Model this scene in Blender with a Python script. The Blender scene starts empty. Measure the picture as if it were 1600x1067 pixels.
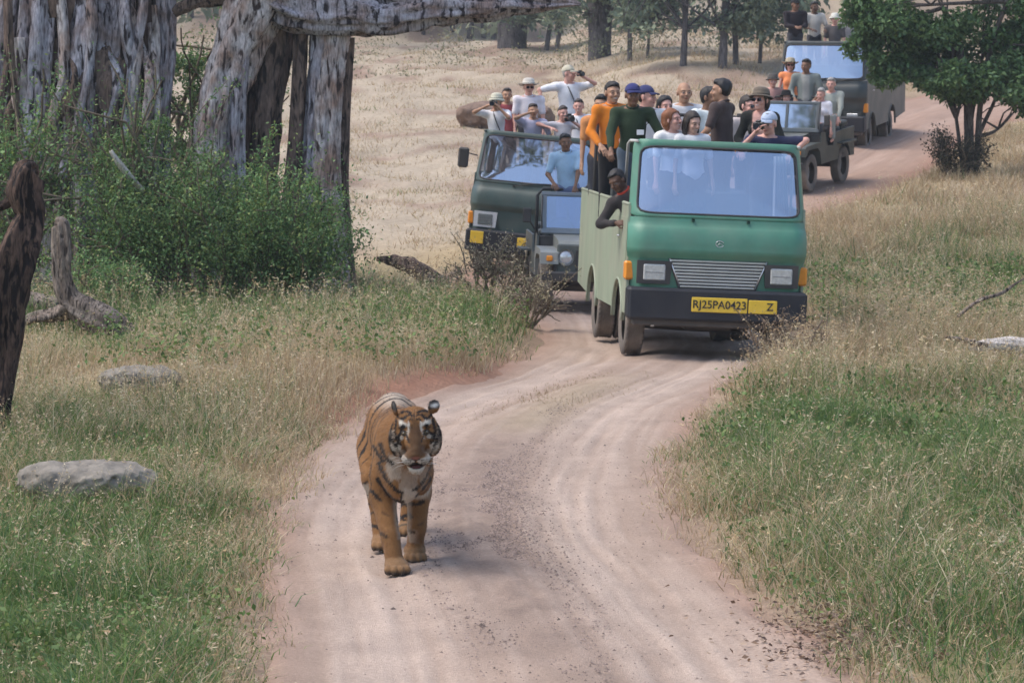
import bpy, math, random, zlib
import numpy as np
from mathutils import Vector, Matrix, Euler
R = math.radians
rng = np.random.default_rng(7)
random.seed(7)
SC = bpy.context.scene
COL = SC.collection

# ---------------------------------------------------------------- camera, sky, sun, exposure
FPX, HZ, CAMH = 4725.0, 197.0, 2.65          # focal length in photo pixels, horizon row, eye height
cam_d = bpy.data.cameras.new('camera'); cam = bpy.data.objects.new('camera', cam_d); COL.objects.link(cam)
cam_d.sensor_width = 36.0; cam_d.lens = FPX / 1600 * 36; cam_d.clip_start = 0.5; cam_d.clip_end = 2000
cam.location = (0, 0, CAMH); cam.rotation_euler = (R(90) - math.atan((533.5 - HZ) / FPX), 0, 0)
cam_d.dof.use_dof = True; cam_d.dof.focus_distance = 19.5; cam_d.dof.aperture_fstop = 11
SC.camera = cam
w = bpy.data.worlds.new('World'); SC.world = w; w.use_nodes = True
nt = w.node_tree; bg = nt.nodes['Background']
sky = nt.nodes.new('ShaderNodeTexSky'); sky.sky_type = 'NISHITA'; sky.sun_disc = False
SUN_EL, SUN_AZ = 60, 268                       # azimuth clockwise from +Y: high on the left
sky.sun_elevation = R(SUN_EL); sky.sun_rotation = R(SUN_AZ)
sky.air_density = 1.0; sky.dust_density = 2.2; sky.ozone_density = 1.0
nt.links.new(sky.outputs[0], bg.inputs[0]); bg.inputs[1].default_value = 0.15
sd = bpy.data.lights.new('sun', 'SUN'); so = bpy.data.objects.new('sun', sd); COL.objects.link(so)
sd.energy = 1.45; sd.angle = R(42); sd.color = (1.0, 0.93, 0.84)
_dir = Vector((math.sin(R(SUN_AZ)) * math.cos(R(SUN_EL)), math.cos(R(SUN_AZ)) * math.cos(R(SUN_EL)), math.sin(R(SUN_EL))))
so.rotation_euler = _dir.to_track_quat('Z', 'Y').to_euler(); so.location = _dir * 60
SC.view_settings.view_transform = 'Standard'; SC.view_settings.look = 'None'
SC.view_settings.gamma = 1; SC.view_settings.use_curve_mapping = False
SC.view_settings.exposure = 0.78
SC.cycles.use_denoising = True
SC.cycles.max_bounces = 6; SC.cycles.diffuse_bounces = 3; SC.cycles.glossy_bounces = 3
SC.cycles.transparent_max_bounces = 12; SC.cycles.transmission_bounces = 4; SC.cycles.caustics_reflective = False

# ---------------------------------------------------------------- numpy helpers
def _h(ix, iy, iz, seed):
    h = (ix.astype(np.int64) * 374761393 + iy.astype(np.int64) * 668265263 + iz.astype(np.int64) * 1274126177 + seed * 974634777) & 0xffffffff
    h = ((h ^ (h >> 13)) * 1103515245) & 0xffffffff
    h = ((h ^ (h >> 16)) * 2246822519) & 0xffffffff
    return ((h ^ (h >> 15)) & 0xffffff) / float(0xffffff)
def noise(x, y, z=0.0, seed=0):
    "value noise in 0..1"
    x, y, z = np.broadcast_arrays(np.asarray(x, float), np.asarray(y, float), np.asarray(z, float))
    ix, iy, iz = np.floor(x), np.floor(y), np.floor(z)
    fx, fy, fz = x - ix, y - iy, z - iz
    fx, fy, fz = [f * f * (3 - 2 * f) for f in (fx, fy, fz)]
    r = 0
    for a in (0, 1):
        for b in (0, 1):
            for c in (0, 1):
                wgt = (fx if a else 1 - fx) * (fy if b else 1 - fy) * (fz if c else 1 - fz)
                r = r + wgt * _h(ix + a, iy + b, iz + c, seed)
    return r
def fbm(x, y, z=0.0, seed=0, o=3):
    r, a, s = 0, 1.0, 0
    for i in range(o):
        r = r + a * noise(np.asarray(x) * 2 ** i, np.asarray(y) * 2 ** i, np.asarray(z) * 2 ** i, seed + i * 17); s += a; a *= .5
    return r / s
def sstep(a, b, x):
    t = np.clip((x - a) / (b - a), 0, 1); return t * t * (3 - 2 * t)

# ---------------------------------------------------------------- terrain
_RY = np.array([9, 12, 14.4, 16.4, 19.2, 22.2, 24.9, 28.3, 31.1, 34.5, 36.5, 40.7, 45, 50, 55, 59, 64, 69, 75, 82, 92, 115, 150.])
_RL = np.array([-1.0, -1.1, -1.16, -1.3, -1.5, -1.66, -1.68, -1.15, -.26, .2, .39, .35, -.3, -1.1, .1, 2.3, 4.0, 5.4, 7.2, 9.6, 14.5, 26, 46])
_RR = np.array([2.6, 1.95, 1.61, 1.32, 1.12, 1.13, 1.4, 1.75, 2.1, 3.2, 3.6, 3.7, 3.6, 4.0, 5.6, 7.2, 8.9, 10.0, 12.0, 15.0, 20.5, 32, 52])
def _smooth(Y, V):
    yy = np.linspace(Y[0], Y[-1], 1500); v = np.interp(yy, Y, V)
    k = np.hanning(23); k /= k.sum()
    v = np.convolve(np.pad(v, 11, mode='edge'), k, mode='valid')
    return yy, v
_sy, _sl = _smooth(_RY, _RL); _, _sr = _smooth(_RY, _RR)
def road_lr(y):
    return np.interp(y, _sy, _sl), np.interp(y, _sy, _sr)
def road_out(x, y):
    "lateral distance outside the road edge (negative inside)"
    l, r = road_lr(y)
    return np.maximum(l - x, x - r)
def base_h(x, y):
    x = np.asarray(x, float); y = np.asarray(y, float)
    s0 = 42 + 8.5 * sstep(5.0, 1.5, x)                 # the slope starts later on the left
    t = (y - s0) / 2.5
    ramp = 0.080 * 2.5 * np.where(t > 20, t, np.log1p(np.exp(np.minimum(t, 20))))
    ramp = ramp - 0.035 * np.maximum(0, y - 118) ** 1.0 * (y > 118)
    hill = 0.30 * np.maximum(0, y - 150) + 0.0004 * np.maximum(0, y - 150) ** 2
    hill = np.minimum(hill, 70)
    side = 0.10 * np.maximum(0, np.abs(x) - 30) * sstep(40, 90, y)
    return ramp + hill + side
def H(x, y):
    x = np.asarray(x, float); y = np.asarray(y, float)
    z = base_h(x, y)
    out = road_out(x, y)
    out = out + (noise(x * 1.1, y * .55, 0, 3) - .5) * .3
    left = x < np.interp(y, _sy, .5 * (_sl + _sr))
    bank = np.where(left, .06 + .22 * sstep(22, 30, y) * sstep(44, 36, y), .06)
    z = z + bank * sstep(-.15, .9, out) * sstep(9, 14, y)
    rough = (fbm(x * .5, y * .35, 0, 11) - .5) * .22 + (fbm(x * 2.3, y * 1.6, 0, 5) - .5) * .07
    z = z + rough * sstep(0, 1.2, out)
    far = sstep(52, 66, y)
    led = fbm(x * .16, y * .11, 0, 21, 3)
    z = z + far * sstep(1.5, 4, out) * (.22 * sstep(.40, .60, led) + .16 * sstep(.50, .72, led) - .18 + .14 * (fbm(x * .9, y * .6, 0, 23) - .5))
    return z
def Hs(x, y): return float(H(np.array([x]), np.array([y]))[0])
def px(u, v, d):
    "world point on the ray through photo pixel (u,v) at distance y=d"
    return ((u - 800) / FPX * d, d, CAMH - (v - HZ) / FPX * d)
def ground_at(u, v):
    "the ground point seen at a photo pixel"
    ds = np.arange(11, 200, .05)
    z = H((u - 800) / FPX * ds, ds)
    ray = CAMH - (v - HZ) / FPX * ds
    i = np.argmax(ray < z)
    return ((u - 800) / FPX * ds[i], ds[i], z[i])

# ---------------------------------------------------------------- materials
MATS = {}
def new_mat(name):
    m = bpy.data.materials.new(name); m.use_nodes = True
    n = m.node_tree.nodes; return m, n, m.node_tree.links, n['Principled BSDF']
def mat(name, col, rough=.7, var=.12, scale=6.0, bump=0.0, bscale=None, metal=0.0, spec=.5, dust=0.0, attr=None, stretch=None, sheen=0.0, trans=0.0):
    "procedural material: colour broken by noise, optional bump, optional dust, optional vertex colour"
    if name in MATS: return MATS[name]
    m, n, L, p = new_mat(name)
    tc = n.new('ShaderNodeTexCoord'); mp = n.new('ShaderNodeMapping'); L.new(tc.outputs['Object'], mp.inputs[0])
    if stretch: mp.inputs['Scale'].default_value = stretch
    nz = n.new('ShaderNodeTexNoise'); nz.inputs['Scale'].default_value = scale; nz.inputs['Detail'].default_value = 6
    nz.inputs['Roughness'].default_value = .62; L.new(mp.outputs[0], nz.inputs['Vector'])
    mr = n.new('ShaderNodeMapRange'); mr.inputs[1].default_value = .25; mr.inputs[2].default_value = .75
    mr.inputs[3].default_value = 1 - var; mr.inputs[4].default_value = 1 + var; L.new(nz.outputs['Fac'], mr.inputs[0])
    mx = n.new('ShaderNodeVectorMath'); mx.operation = 'MULTIPLY'; L.new(mr.outputs[0], mx.inputs[1])
    if attr:
        at = n.new('ShaderNodeAttribute'); at.attribute_name = attr; L.new(at.outputs['Color'], mx.inputs[0])
    else: mx.inputs[0].default_value = col[:3]
    out = mx.outputs[0]
    if dust:
        ns = n.new('ShaderNodeTexNoise'); ns.inputs['Scale'].default_value = 2.3; ns.inputs['Detail'].default_value = 5; L.new(tc.outputs['Object'], ns.inputs['Vector'])
        r2 = n.new('ShaderNodeMapRange'); r2.inputs[1].default_value = .38; r2.inputs[2].default_value = .75; r2.inputs[3].default_value = dust * .25; r2.inputs[4].default_value = dust
        L.new(ns.outputs['Fac'], r2.inputs[0])
        mm = n.new('ShaderNodeMix'); mm.data_type = 'RGBA'; L.new(r2.outputs[0], mm.inputs[0]); L.new(out, mm.inputs[6]); mm.inputs[7].default_value = (.40, .33, .27, 1)
        out = mm.outputs[2]
    L.new(out, p.inputs['Base Color'])
    p.inputs['Roughness'].default_value = rough; p.inputs['Metallic'].default_value = metal
    p.inputs['Specular IOR Level'].default_value = spec
    if sheen: p.inputs['Sheen Weight'].default_value = sheen
    if bump:
        b = n.new('ShaderNodeBump'); b.inputs['Strength'].default_value = bump; b.inputs['Distance'].default_value = .02
        if bscale:
            nb = n.new('ShaderNodeTexNoise'); nb.inputs['Scale'].default_value = bscale; nb.inputs['Detail'].default_value = 8; L.new(mp.outputs[0], nb.inputs['Vector']); L.new(nb.outputs['Fac'], b.inputs['Height'])
        else: L.new(nz.outputs['Fac'], b.inputs['Height'])
        L.new(b.outputs[0], p.inputs['Normal'])
    if trans:
        t = n.new('ShaderNodeBsdfTranslucent'); L.new(out, t.inputs[0]); ms = n.new('ShaderNodeMixShader'); ms.inputs[0].default_value = trans
        L.new(p.outputs[0], ms.inputs[1]); L.new(t.outputs[0], ms.inputs[2]); L.new(ms.outputs[0], n['Material Output'].inputs[0])
    MATS[name] = m; return m
def glass_mat(name, tint=(.72, .78, .9), refl=.32):
    if name in MATS: return MATS[name]
    m, n, L, p = new_mat(name)
    n.remove(p)
    t = n.new('ShaderNodeBsdfTransparent'); t.inputs[0].default_value = (*tint, 1)
    g = n.new('ShaderNodeBsdfGlossy'); g.inputs['Roughness'].default_value = .04; g.inputs[0].default_value = (.80, .88, 1, 1)
    d = n.new('ShaderNodeBsdfDiffuse'); d.inputs[0].default_value = (.5, .5, .5, 1)
    lw = n.new('ShaderNodeLayerWeight'); lw.inputs[0].default_value = .35
    ns = n.new('ShaderNodeTexNoise'); ns.inputs['Scale'].default_value = 1.7; tc = n.new('ShaderNodeTexCoord'); L.new(tc.outputs['Object'], ns.inputs['Vector'])
    mr = n.new('ShaderNodeMapRange'); mr.inputs[3].default_value = refl; mr.inputs[4].default_value = .9; L.new(lw.outputs['Fresnel'], mr.inputs[0])
    a = n.new('ShaderNodeMixShader'); L.new(mr.outputs[0], a.inputs[0]); L.new(t.outputs[0], a.inputs[1]); L.new(g.outputs[0], a.inputs[2])
    r2 = n.new('ShaderNodeMapRange'); r2.inputs[1].default_value = .4; r2.inputs[2].default_value = .8; r2.inputs[3].default_value = .03; r2.inputs[4].default_value = .12; L.new(ns.outputs['Fac'], r2.inputs[0])
    b = n.new('ShaderNodeMixShader'); L.new(r2.outputs[0], b.inputs[0]); L.new(a.outputs[0], b.inputs[1]); L.new(d.outputs[0], b.inputs[2])
    L.new(b.outputs[0], n['Material Output'].inputs[0])
    MATS[name] = m; return m

# ---------------------------------------------------------------- object helpers
def tag(o, label=None, cat=None, group=None, kind=None):
    if label: o['label'] = label
    if cat: o['category'] = cat
    if group: o['group'] = group
    if kind: o['kind'] = kind
    return o
def empty(name, loc=(0, 0, 0), rot=(0, 0, 0)):
    o = bpy.data.objects.new(name, None); o.empty_display_size = .2; COL.objects.link(o)
    o.location = loc; o.rotation_euler = rot; return o
def link(name, me, m=None, parent=None):
    o = bpy.data.objects.new(name, me); COL.objects.link(o)
    if m is not None and not me.materials: me.materials.append(m)
    if parent is not None: o.parent = parent
    return o
def np_mesh(name, V, faces, smooth=True, col=None):
    "fast mesh from arrays; faces: (n,3|4) int array or list of arrays of different widths"
    me = bpy.data.meshes.new(name)
    V = np.asarray(V, np.float32)
    fl = [np.asarray(f, np.int32) for f in (faces if isinstance(faces, list) else [faces]) if len(f)]
    me.vertices.add(len(V)); me.vertices.foreach_set('co', V.ravel())
    nl = sum(f.size for f in fl); nf = sum(len(f) for f in fl)
    me.loops.add(nl); me.loops.foreach_set('vertex_index', np.concatenate([f.ravel() for f in fl]))
    starts, tot, s = [], [], 0
    for f in fl:
        starts.append(s + np.arange(len(f)) * f.shape[1]); tot.append(np.full(len(f), f.shape[1])); s += f.size
    me.polygons.add(nf)
    me.polygons.foreach_set('loop_start', np.concatenate(starts).astype(np.int32))
    me.polygons.foreach_set('loop_total', np.concatenate(tot).astype(np.int32))
    if smooth: me.polygons.foreach_set('use_smooth', np.ones(nf, bool))
    me.update(calc_edges=True)
    if col is not None:
        a = me.color_attributes.new('Col', 'FLOAT_COLOR', 'POINT')
        c = np.ones((len(V), 4), np.float32); c[:, :3] = col; a.data.foreach_set('color', c.ravel())
    return me
class MB:
    "collects shapes; build() links them as ONE mesh object"
    def __init__(s): s.v, s.f, s.sm = [], [], []
    def add(s, V, F, smooth=False):
        b = len(s.v); s.v += [tuple(map(float, p)) for p in V]
        s.f += [tuple(int(b + i) for i in f) for f in F]; s.sm += [smooth] * len(F); return s
    def box(s, x0, x1, y0, y1, z0, z1, bev=0.0, M=None):
        if bev <= 0:
            V = [(x, y, z) for x in (x0, x1) for y in (y0, y1) for z in (z0, z1)]
            F = [(0, 1, 3, 2), (4, 6, 7, 5), (0, 4, 5, 1), (2, 3, 7, 6), (0, 2, 6, 4), (1, 5, 7, 3)]
        else:
            b = min(bev, .49 * min(x1 - x0, y1 - y0, z1 - z0)); V = []; idx = {}
            X, Y, Z = (x0, x1), (y0, y1), (z0, z1); s_ = (1, -1)
            for i in (0, 1):
                for j in (0, 1):
                    for k in (0, 1):
                        for ax in range(3):
                            p = [X[i] + s_[i] * b, Y[j] + s_[j] * b, Z[k] + s_[k] * b]
                            p[ax] = (X[i], Y[j], Z[k])[ax]
                            idx[(i, j, k, ax)] = len(V); V.append(p)
            F = []
            for ax in range(3):
                o = [a for a in range(3) if a != ax]
                for sd_ in (0, 1):
                    q = []
                    for (a, c) in ((0, 0), (1, 0), (1, 1), (0, 1)):
                        t = [0, 0, 0]; t[ax] = sd_; t[o[0]] = a; t[o[1]] = c; q.append(idx[(*t, ax)])
                    F.append(q)
                for a in (0, 1):
                    for c in (0, 1):
                        t0 = [0, 0, 0]; t1 = [0, 0, 0]; t0[o[0]] = t1[o[0]] = a; t0[o[1]] = t1[o[1]] = c; t1[ax] = 1
                        F.append([idx[(*t0, o[0])], idx[(*t1, o[0])], idx[(*t1, o[1])], idx[(*t0, o[1])]])
            for i in (0, 1):
                for j in (0, 1):
                    for k in (0, 1): F.append([idx[(i, j, k, a)] for a in range(3)])
        if M is not None: V = [M @ Vector(p) for p in V]
        return s.add(V, F)
    def tube(s, pts, r, n=8, caps=True):
        V, F = tube_arrays(pts, r, n)
        k = len(pts)
        F = [tuple(f) for f in F]
        if caps: F += [tuple(range(n))[::-1], tuple(range((k - 1) * n, k * n))]
        return s.add(V, F, True)
    def lathe(s, prof, n=24, M=None, smooth=True):
        "profile [(r,z)] turned about Z"
        V, F = [], []
        for (r, z) in prof:
            for i in range(n): V.append((r * math.cos(2 * math.pi * i / n), r * math.sin(2 * math.pi * i / n), z))
        for k in range(len(prof) - 1):
            for i in range(n): F.append((k * n + i, k * n + (i + 1) % n, (k + 1) * n + (i + 1) % n, (k + 1) * n + i))
        if M is not None: V = [M @ Vector(p) for p in V]
        return s.add(V, F, smooth)
    def prism(s, poly, axis, a, b, M=None):
        "extrude a 2D outline along an axis from a to b"
        n = len(poly); o = [(1, 2), (0, 2), (0, 1)][axis]; V = []
        for t in (a, b):
            for (p, q) in poly:
                c = [0, 0, 0]; c[axis] = t; c[o[0]] = p; c[o[1]] = q; V.append(c)
        F = [tuple(range(n)), tuple(range(2 * n - 1, n - 1, -1))] + [(i, n + i, n + (i + 1) % n, (i + 1) % n) for i in range(n)]
        if M is not None: V = [M @ Vector(p) for p in V]
        return s.add(V, F)
    def mesh(s, name):
        me = bpy.data.meshes.new(name); me.from_pydata(s.v, [], s.f)
        me.polygons.foreach_set('use_smooth', np.array(s.sm, bool)); 
        import bmesh
        bm = bmesh.new(); bm.from_mesh(me); bmesh.ops.recalc_face_normals(bm, faces=bm.faces); bm.to_mesh(me); bm.free()
        me.update(); return me
    def build(s, name, m, parent=None):
        return link(name, s.mesh(name), m, parent)
def tube_arrays(pts, r, n=8, flute=None):
    P = np.asarray(pts, float); k = len(P); r = np.broadcast_to(np.asarray(r, float), (k,))
    T = np.gradient(P, axis=0); T /= np.linalg.norm(T, axis=1)[:, None] + 1e-9
    up = np.array([0, 0, 1.0]) if abs(T[0][2]) < .9 else np.array([1.0, 0, 0])
    N = np.zeros_like(P); n0 = np.cross(T[0], up); N[0] = n0 / np.linalg.norm(n0)
    for i in range(1, k):
        v = N[i - 1] - T[i] * np.dot(N[i - 1], T[i]); N[i] = v / (np.linalg.norm(v) + 1e-9)
    B = np.cross(T, N)
    a = np.linspace(0, 2 * np.pi, n, endpoint=False)
    rr = r[:, None] * (np.ones((k, n)) if flute is None else flute(np.linspace(0, 1, k)[:, None], a[None, :]))
    V = P[:, None] + rr[..., None] * (N[:, None] * np.cos(a)[None, :, None] + B[:, None] * np.sin(a)[None, :, None])
    i = np.arange(k - 1)[:, None]; j = np.arange(n)[None, :]; j2 = (j + 1) % n
    F = np.stack([i * n + j, i * n + j2, (i + 1) * n + j2, (i + 1) * n + j], -1).reshape(-1, 4)
    return V.reshape(-1, 3), F
def smooth_path(pts, n):
    "Catmull-Rom through points"
    P = np.asarray(pts, float); k = len(P)
    Q = np.vstack([2 * P[0] - P[1], P, 2 * P[-1] - P[-2]])
    t = np.linspace(0, k - 1 - 1e-6, n); i = t.astype(int); f = (t - i)[:, None]
    a, b, c, d = Q[i], Q[i + 1], Q[i + 2], Q[i + 3]
    return .5 * (2 * b + (c - a) * f + (2 * a - 5 * b + 4 * c - d) * f ** 2 + (3 * b - 3 * c + d - a) * f ** 3)

# ---------------------------------------------------------------- signed distance fields -> mesh (bodies, rocks)
def surfnets(Fv, xs, ys, zs):
    "naive surface nets on a (non-uniform) grid"
    s = Fv < 0
    nx, ny, nz = Fv.shape
    cnt = np.zeros((nx - 1, ny - 1, nz - 1), np.int8)
    for a in (0, 1):
        for b in (0, 1):
            for c in (0, 1): cnt += s[a:nx - 1 + a, b:ny - 1 + b, c:nz - 1 + c]
    act = (cnt > 0) & (cnt < 8)
    I, J, K = np.nonzero(act)
    idx = -np.ones(act.shape, np.int64); idx[I, J, K] = np.arange(len(I))
    acc = np.zeros((len(I), 3)); n = np.zeros(len(I))
    G = (xs, ys, zs)
    corners = [(a, b, c) for a in (0, 1) for b in (0, 1) for c in (0, 1)]
    for p in corners:
        for ax in range(3):
            if p[ax]: continue
            q = list(p); q[ax] = 1
            f0 = Fv[I + p[0], J + p[1], K + p[2]]; f1 = Fv[I + q[0], J + q[1], K + q[2]]
            m = (f0 < 0) != (f1 < 0)
            t = np.where(m, f0 / np.where(m, f0 - f1, 1), 0)
            pos = [G[k][(I, J, K)[k] + p[k]] for k in range(3)]
            e = G[ax][(I, J, K)[ax] + 1]
            pos[ax] = pos[ax] * (1 - t) + e * t
            acc += np.stack(pos, -1) * m[:, None]; n += m
    V = acc / n[:, None]
    Q = []
    for ax in range(3):
        o = [k for k in range(3) if k != ax]
        sl0 = [slice(None)] * 3; sl1 = [slice(None)] * 3; sl0[ax] = slice(0, -1); sl1[ax] = slice(1, None)
        A, B_ = s[tuple(sl0)], s[tuple(sl1)]
        ch = A != B_
        ijk = np.array(np.nonzero(ch))
        ok = np.ones(ijk.shape[1], bool)
        for k in o: ok &= (ijk[k] > 0) & (ijk[k] < Fv.shape[k] - 1)
        ijk = ijk[:, ok]
        inside = A[tuple(ijk)]
        qs = []
        for (a, b) in ((-1, -1), (0, -1), (0, 0), (-1, 0)):
            t = ijk.copy(); t[o[0]] += a; t[o[1]] += b; qs.append(idx[tuple(t)])
        q = np.stack(qs, -1)
        flip = inside if ax != 1 else ~inside
        q[~flip] = q[~flip][:, ::-1]
        Q.append(q)
    return V, np.concatenate(Q)
class Vol:
    def __init__(s, lo, hi, h, axes=None):
        s.ax = axes or [np.arange(lo[k], hi[k] + h, h) for k in range(3)]
        s.F = np.full([len(a) for a in s.ax], 9.0, np.float32); s.h = h
    def _sub(s, lo, hi):
        r = []
        for k in range(3):
            i0 = max(0, np.searchsorted(s.ax[k], lo[k]) - 1); i1 = min(len(s.ax[k]), np.searchsorted(s.ax[k], hi[k]) + 1)
            if i1 - i0 < 1: return None
            r.append(slice(i0, i1))
        return tuple(r)
    def _grid(s, sl): return np.meshgrid(*[s.ax[k][sl[k]] for k in range(3)], indexing='ij', sparse=True)
    def _put(s, sl, D, k, op):
        A = s.F[sl]
        if op == 'sub': s.F[sl] = np.maximum(A, -D); return
        if k <= 0: s.F[sl] = np.minimum(A, D); return
        hh = np.clip(.5 + .5 * (A - D) / k, 0, 1)
        s.F[sl] = A * (1 - hh) + D * hh - k * hh * (1 - hh)
    def cap(s, a, b, ra, rb=None, k=.03, op='add'):
        rb = ra if rb is None else rb
        a, b = np.asarray(a, float), np.asarray(b, float); m = max(ra, rb) + k + 3 * s.h
        sl = s._sub(np.minimum(a, b) - m, np.maximum(a, b) + m)
        if sl is None: return s
        X, Y, Z = s._grid(sl); d = b - a; L = max(np.dot(d, d), 1e-9)
        t = np.clip(((X - a[0]) * d[0] + (Y - a[1]) * d[1] + (Z - a[2]) * d[2]) / L, 0, 1)
        D = np.sqrt((X - a[0] - t * d[0]) ** 2 + (Y - a[1] - t * d[1]) ** 2 + (Z - a[2] - t * d[2]) ** 2) - (ra + (rb - ra) * t)
        s._put(sl, D, k, op); return s
    def ell(s, c, r, rot=None, k=.03, op='add'):
        c, r = np.asarray(c, float), np.asarray(r, float); m = r.max() + k + 3 * s.h
        sl = s._sub(c - m, c + m)
        if sl is None: return s
        X, Y, Z = s._grid(sl); x, y, z = X - c[0], Y - c[1], Z - c[2]
        if rot is not None:
            M = np.array(rot.to_matrix()).T if hasattr(rot, 'to_matrix') else np.asarray(rot).T
            x, y, z = [M[i, 0] * x + M[i, 1] * y + M[i, 2] * z for i in range(3)]
        q = np.sqrt((x / r[0]) ** 2 + (y / r[1]) ** 2 + (z / r[2]) ** 2)
        q2 = np.sqrt((x / r[0] ** 2) ** 2 + (y / r[1] ** 2) ** 2 + (z / r[2] ** 2) ** 2) + 1e-6
        s._put(sl, np.where(q < 1e-3, -r.min(), q * (q - 1) / q2), k, op); return s
    def cut(s, fn):
        X, Y, Z = np.meshgrid(*s.ax, indexing='ij', sparse=True); s.F = np.maximum(s.F, fn(X, Y, Z)); return s
    def disp(s, fn):
        X, Y, Z = np.meshgrid(*s.ax, indexing='ij'); s.F = s.F + fn(X, Y, Z); return s
    def mesh(s): return surfnets(s.F, *s.ax)
# ================================================================ ground and road
def build_ground():
    xs = np.concatenate([-np.geomspace(260, 9, 40), np.arange(-8.8, 8.9, .17), np.geomspace(9, 260, 40)])
    ys = np.concatenate([np.linspace(-40, 10, 12), np.arange(11, 46, .18), np.arange(46, 80, .45), np.arange(80, 150, 1.1), np.geomspace(150, 500, 40)])
    X, Y = np.meshgrid(xs, ys, indexing='ij'); x, y = X.ravel(), Y.ravel()
    z = H(x, y)
    out = road_out(x, y)
    z = z - .07 * sstep(.05, -.25, out) * sstep(9, 12, y)
    n = len(ys); i = np.arange(len(xs) - 1)[:, None]; j = np.arange(n - 1)[None, :]
    F = np.stack([i * n + j, (i + 1) * n + j, (i + 1) * n + j + 1, i * n + j + 1], -1).reshape(-1, 4)
    # soil colours: straw litter, reddish bare earth, greenish turf
    straw = np.array([.40, .31, .19]); earth = np.array([.29, .20, .15]); turf = np.array([.16, .15, .07]); dry = np.array([.42, .345, .255])
    g = green_frac(x, y)[:, None]
    c = straw * (1 - g) + turf * g
    hillm = sstep(50, 58, y)[:, None] * sstep(.8, 2.0, out)[:, None]
    c = c * (1 - hillm) + dry * hillm
    led = fbm(x * .16, y * .11, 0, 21, 3)
    bare = (hillm[:, 0] * np.maximum(np.exp(-((led - .47) / .018) ** 2), np.exp(-((led - .60) / .018) ** 2)) * sstep(.35, .6, fbm(x * .5, y * .4, 0, 34)) + .8 * sstep(.62, .7, fbm(x * .35, y * .2, 0, 33)) * hillm[:, 0])
    e = np.clip(.9 * sstep(.5, .0, out) + .95 * bare, 0, 1)[:, None]
    c = c * (1 - e) + earth * e
    bank = (np.exp(-((out - .22) / .3) ** 2) * sstep(24, 27, y) * sstep(36, 31, y) * (x < .3))[:, None]
    c = c * (1 - bank) + np.array([.33, .17, .11]) * bank
    c = c * (.8 + .4 * fbm(x * 3, y * 2, 0, 40))[:, None]
    me = np_mesh('ground', np.stack([x, y, z], -1), F, True, c)
    m = mat('soil', None, .95, .22, 9, .9, 34, spec=.1, attr='Col')
    tag(link('ground', me, m), kind='structure')
def build_road():
    ys = np.concatenate([np.arange(9.5, 30, .068), np.arange(30, 48, .15), np.arange(48, 118, .6)])
    ts = np.linspace(-1, 1, 101)
    l, r = road_lr(ys)
    cx, hw = .5 * (l + r), .5 * (r - l) + .32
    X = cx[:, None] + hw[:, None] * ts[None, :]; Y = np.repeat(ys[:, None], len(ts), 1)
    x, y = X.ravel(), Y.ravel(); t = np.tile(ts, len(ys))
    # track centres in metres from the road centre; near the tiger the tracks are left of it and right of the stony middle
    ox = x - np.repeat(cx, len(ts))
    wob = (noise(y * .25, 0, 0, 71) - .5) * .25
    trL = np.exp(-((ox + .78 + wob) / .36) ** 2); trR = np.exp(-((ox - .72 + wob) / .38) ** 2)
    mid = np.exp(-((ox + .02 + wob) / .30) ** 2)
    tr = np.maximum(trL, trR)
    streak = fbm((ox + wob) * 16, y * .35, 0, 73, 3) - .5
    pebb = fbm(x * 9, y * 5, 0, 75, 2)
    tread = np.sin((y * 26 + np.abs(ox * 40))) * .0016 * np.exp(-((ox + .62 + wob) / .07) ** 2)
    stony = mid * sstep(27, 22, y) * sstep(13.5, 16, y) * sstep(.25, .55, fbm(x * .9, y * .5, 0, 79))
    for yb, xo, sr in ((23.0, -.05, .8), (17.2, .1, .6)):
        stony = np.maximum(stony, np.exp(-((y - yb) / 3.0) ** 2 - ((ox - xo) / .28) ** 2) * sr)
    z = H(x, y) + .012 - .030 * tr + .022 * mid + streak * .032 * (.35 + tr) + (pebb - .5) * (.008 + .018 * stony) + tread
    z += (fbm(x * 1.4, y * .9, 0, 77) - .5) * .05
    z -= .10 * sstep(.78, 1.0, np.abs(t) + (noise(x * 2.2, y * 1.6, 0, 78) - .5) * .14)
    n = len(ts); i = np.arange(len(ys) - 1)[:, None]; j = np.arange(n - 1)[None, :]
    F = np.stack([i * n + j, i * n + j + 1, (i + 1) * n + j + 1, (i + 1) * n + j], -1).reshape(-1, 4)
    base = np.array([.37, .275, .215]); pale = np.array([.48, .375, .305]); dark = np.array([.17, .125, .105]); red = np.array([.36, .215, .155])
    c = np.repeat(base[None], len(x), 0)
    k = np.clip(tr * .75 + streak * 1.5, 0, 1)[:, None]; c = c * (1 - k) + pale * k
    s = np.clip(stony * (.22 + .30 * sstep(.3, .7, pebb)), 0, .5)[:, None]; c = c * (1 - s) + dark * s
    rd = np.clip(sstep(.62, .95, np.abs(t)) * (.4 + .8 * noise(x * 2, y, 0, 80)) * .8 + .45 * sstep(38, 48, y), 0, 1)[:, None]; c = c * (1 - rd) + red * rd
    st = np.exp(-((ox - .05) / .3) ** 2) * sstep(25, 27, y) * sstep(33, 30, y)
    c = c * (1 - .4 * st[:, None]) + np.array([.38, .31, .19]) * .4 * st[:, None]
    c *= (.86 + .28 * fbm(x * 5, y * 3, 0, 82))[:, None]
    me = np_mesh('dirt_road', np.stack([x, y, z], -1), F, True, c)
    tag(link('dirt_road', me, mat('road_dust', None, .95, .22, 45, .6, 120, spec=.1, attr='Col')), kind='structure')

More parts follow.
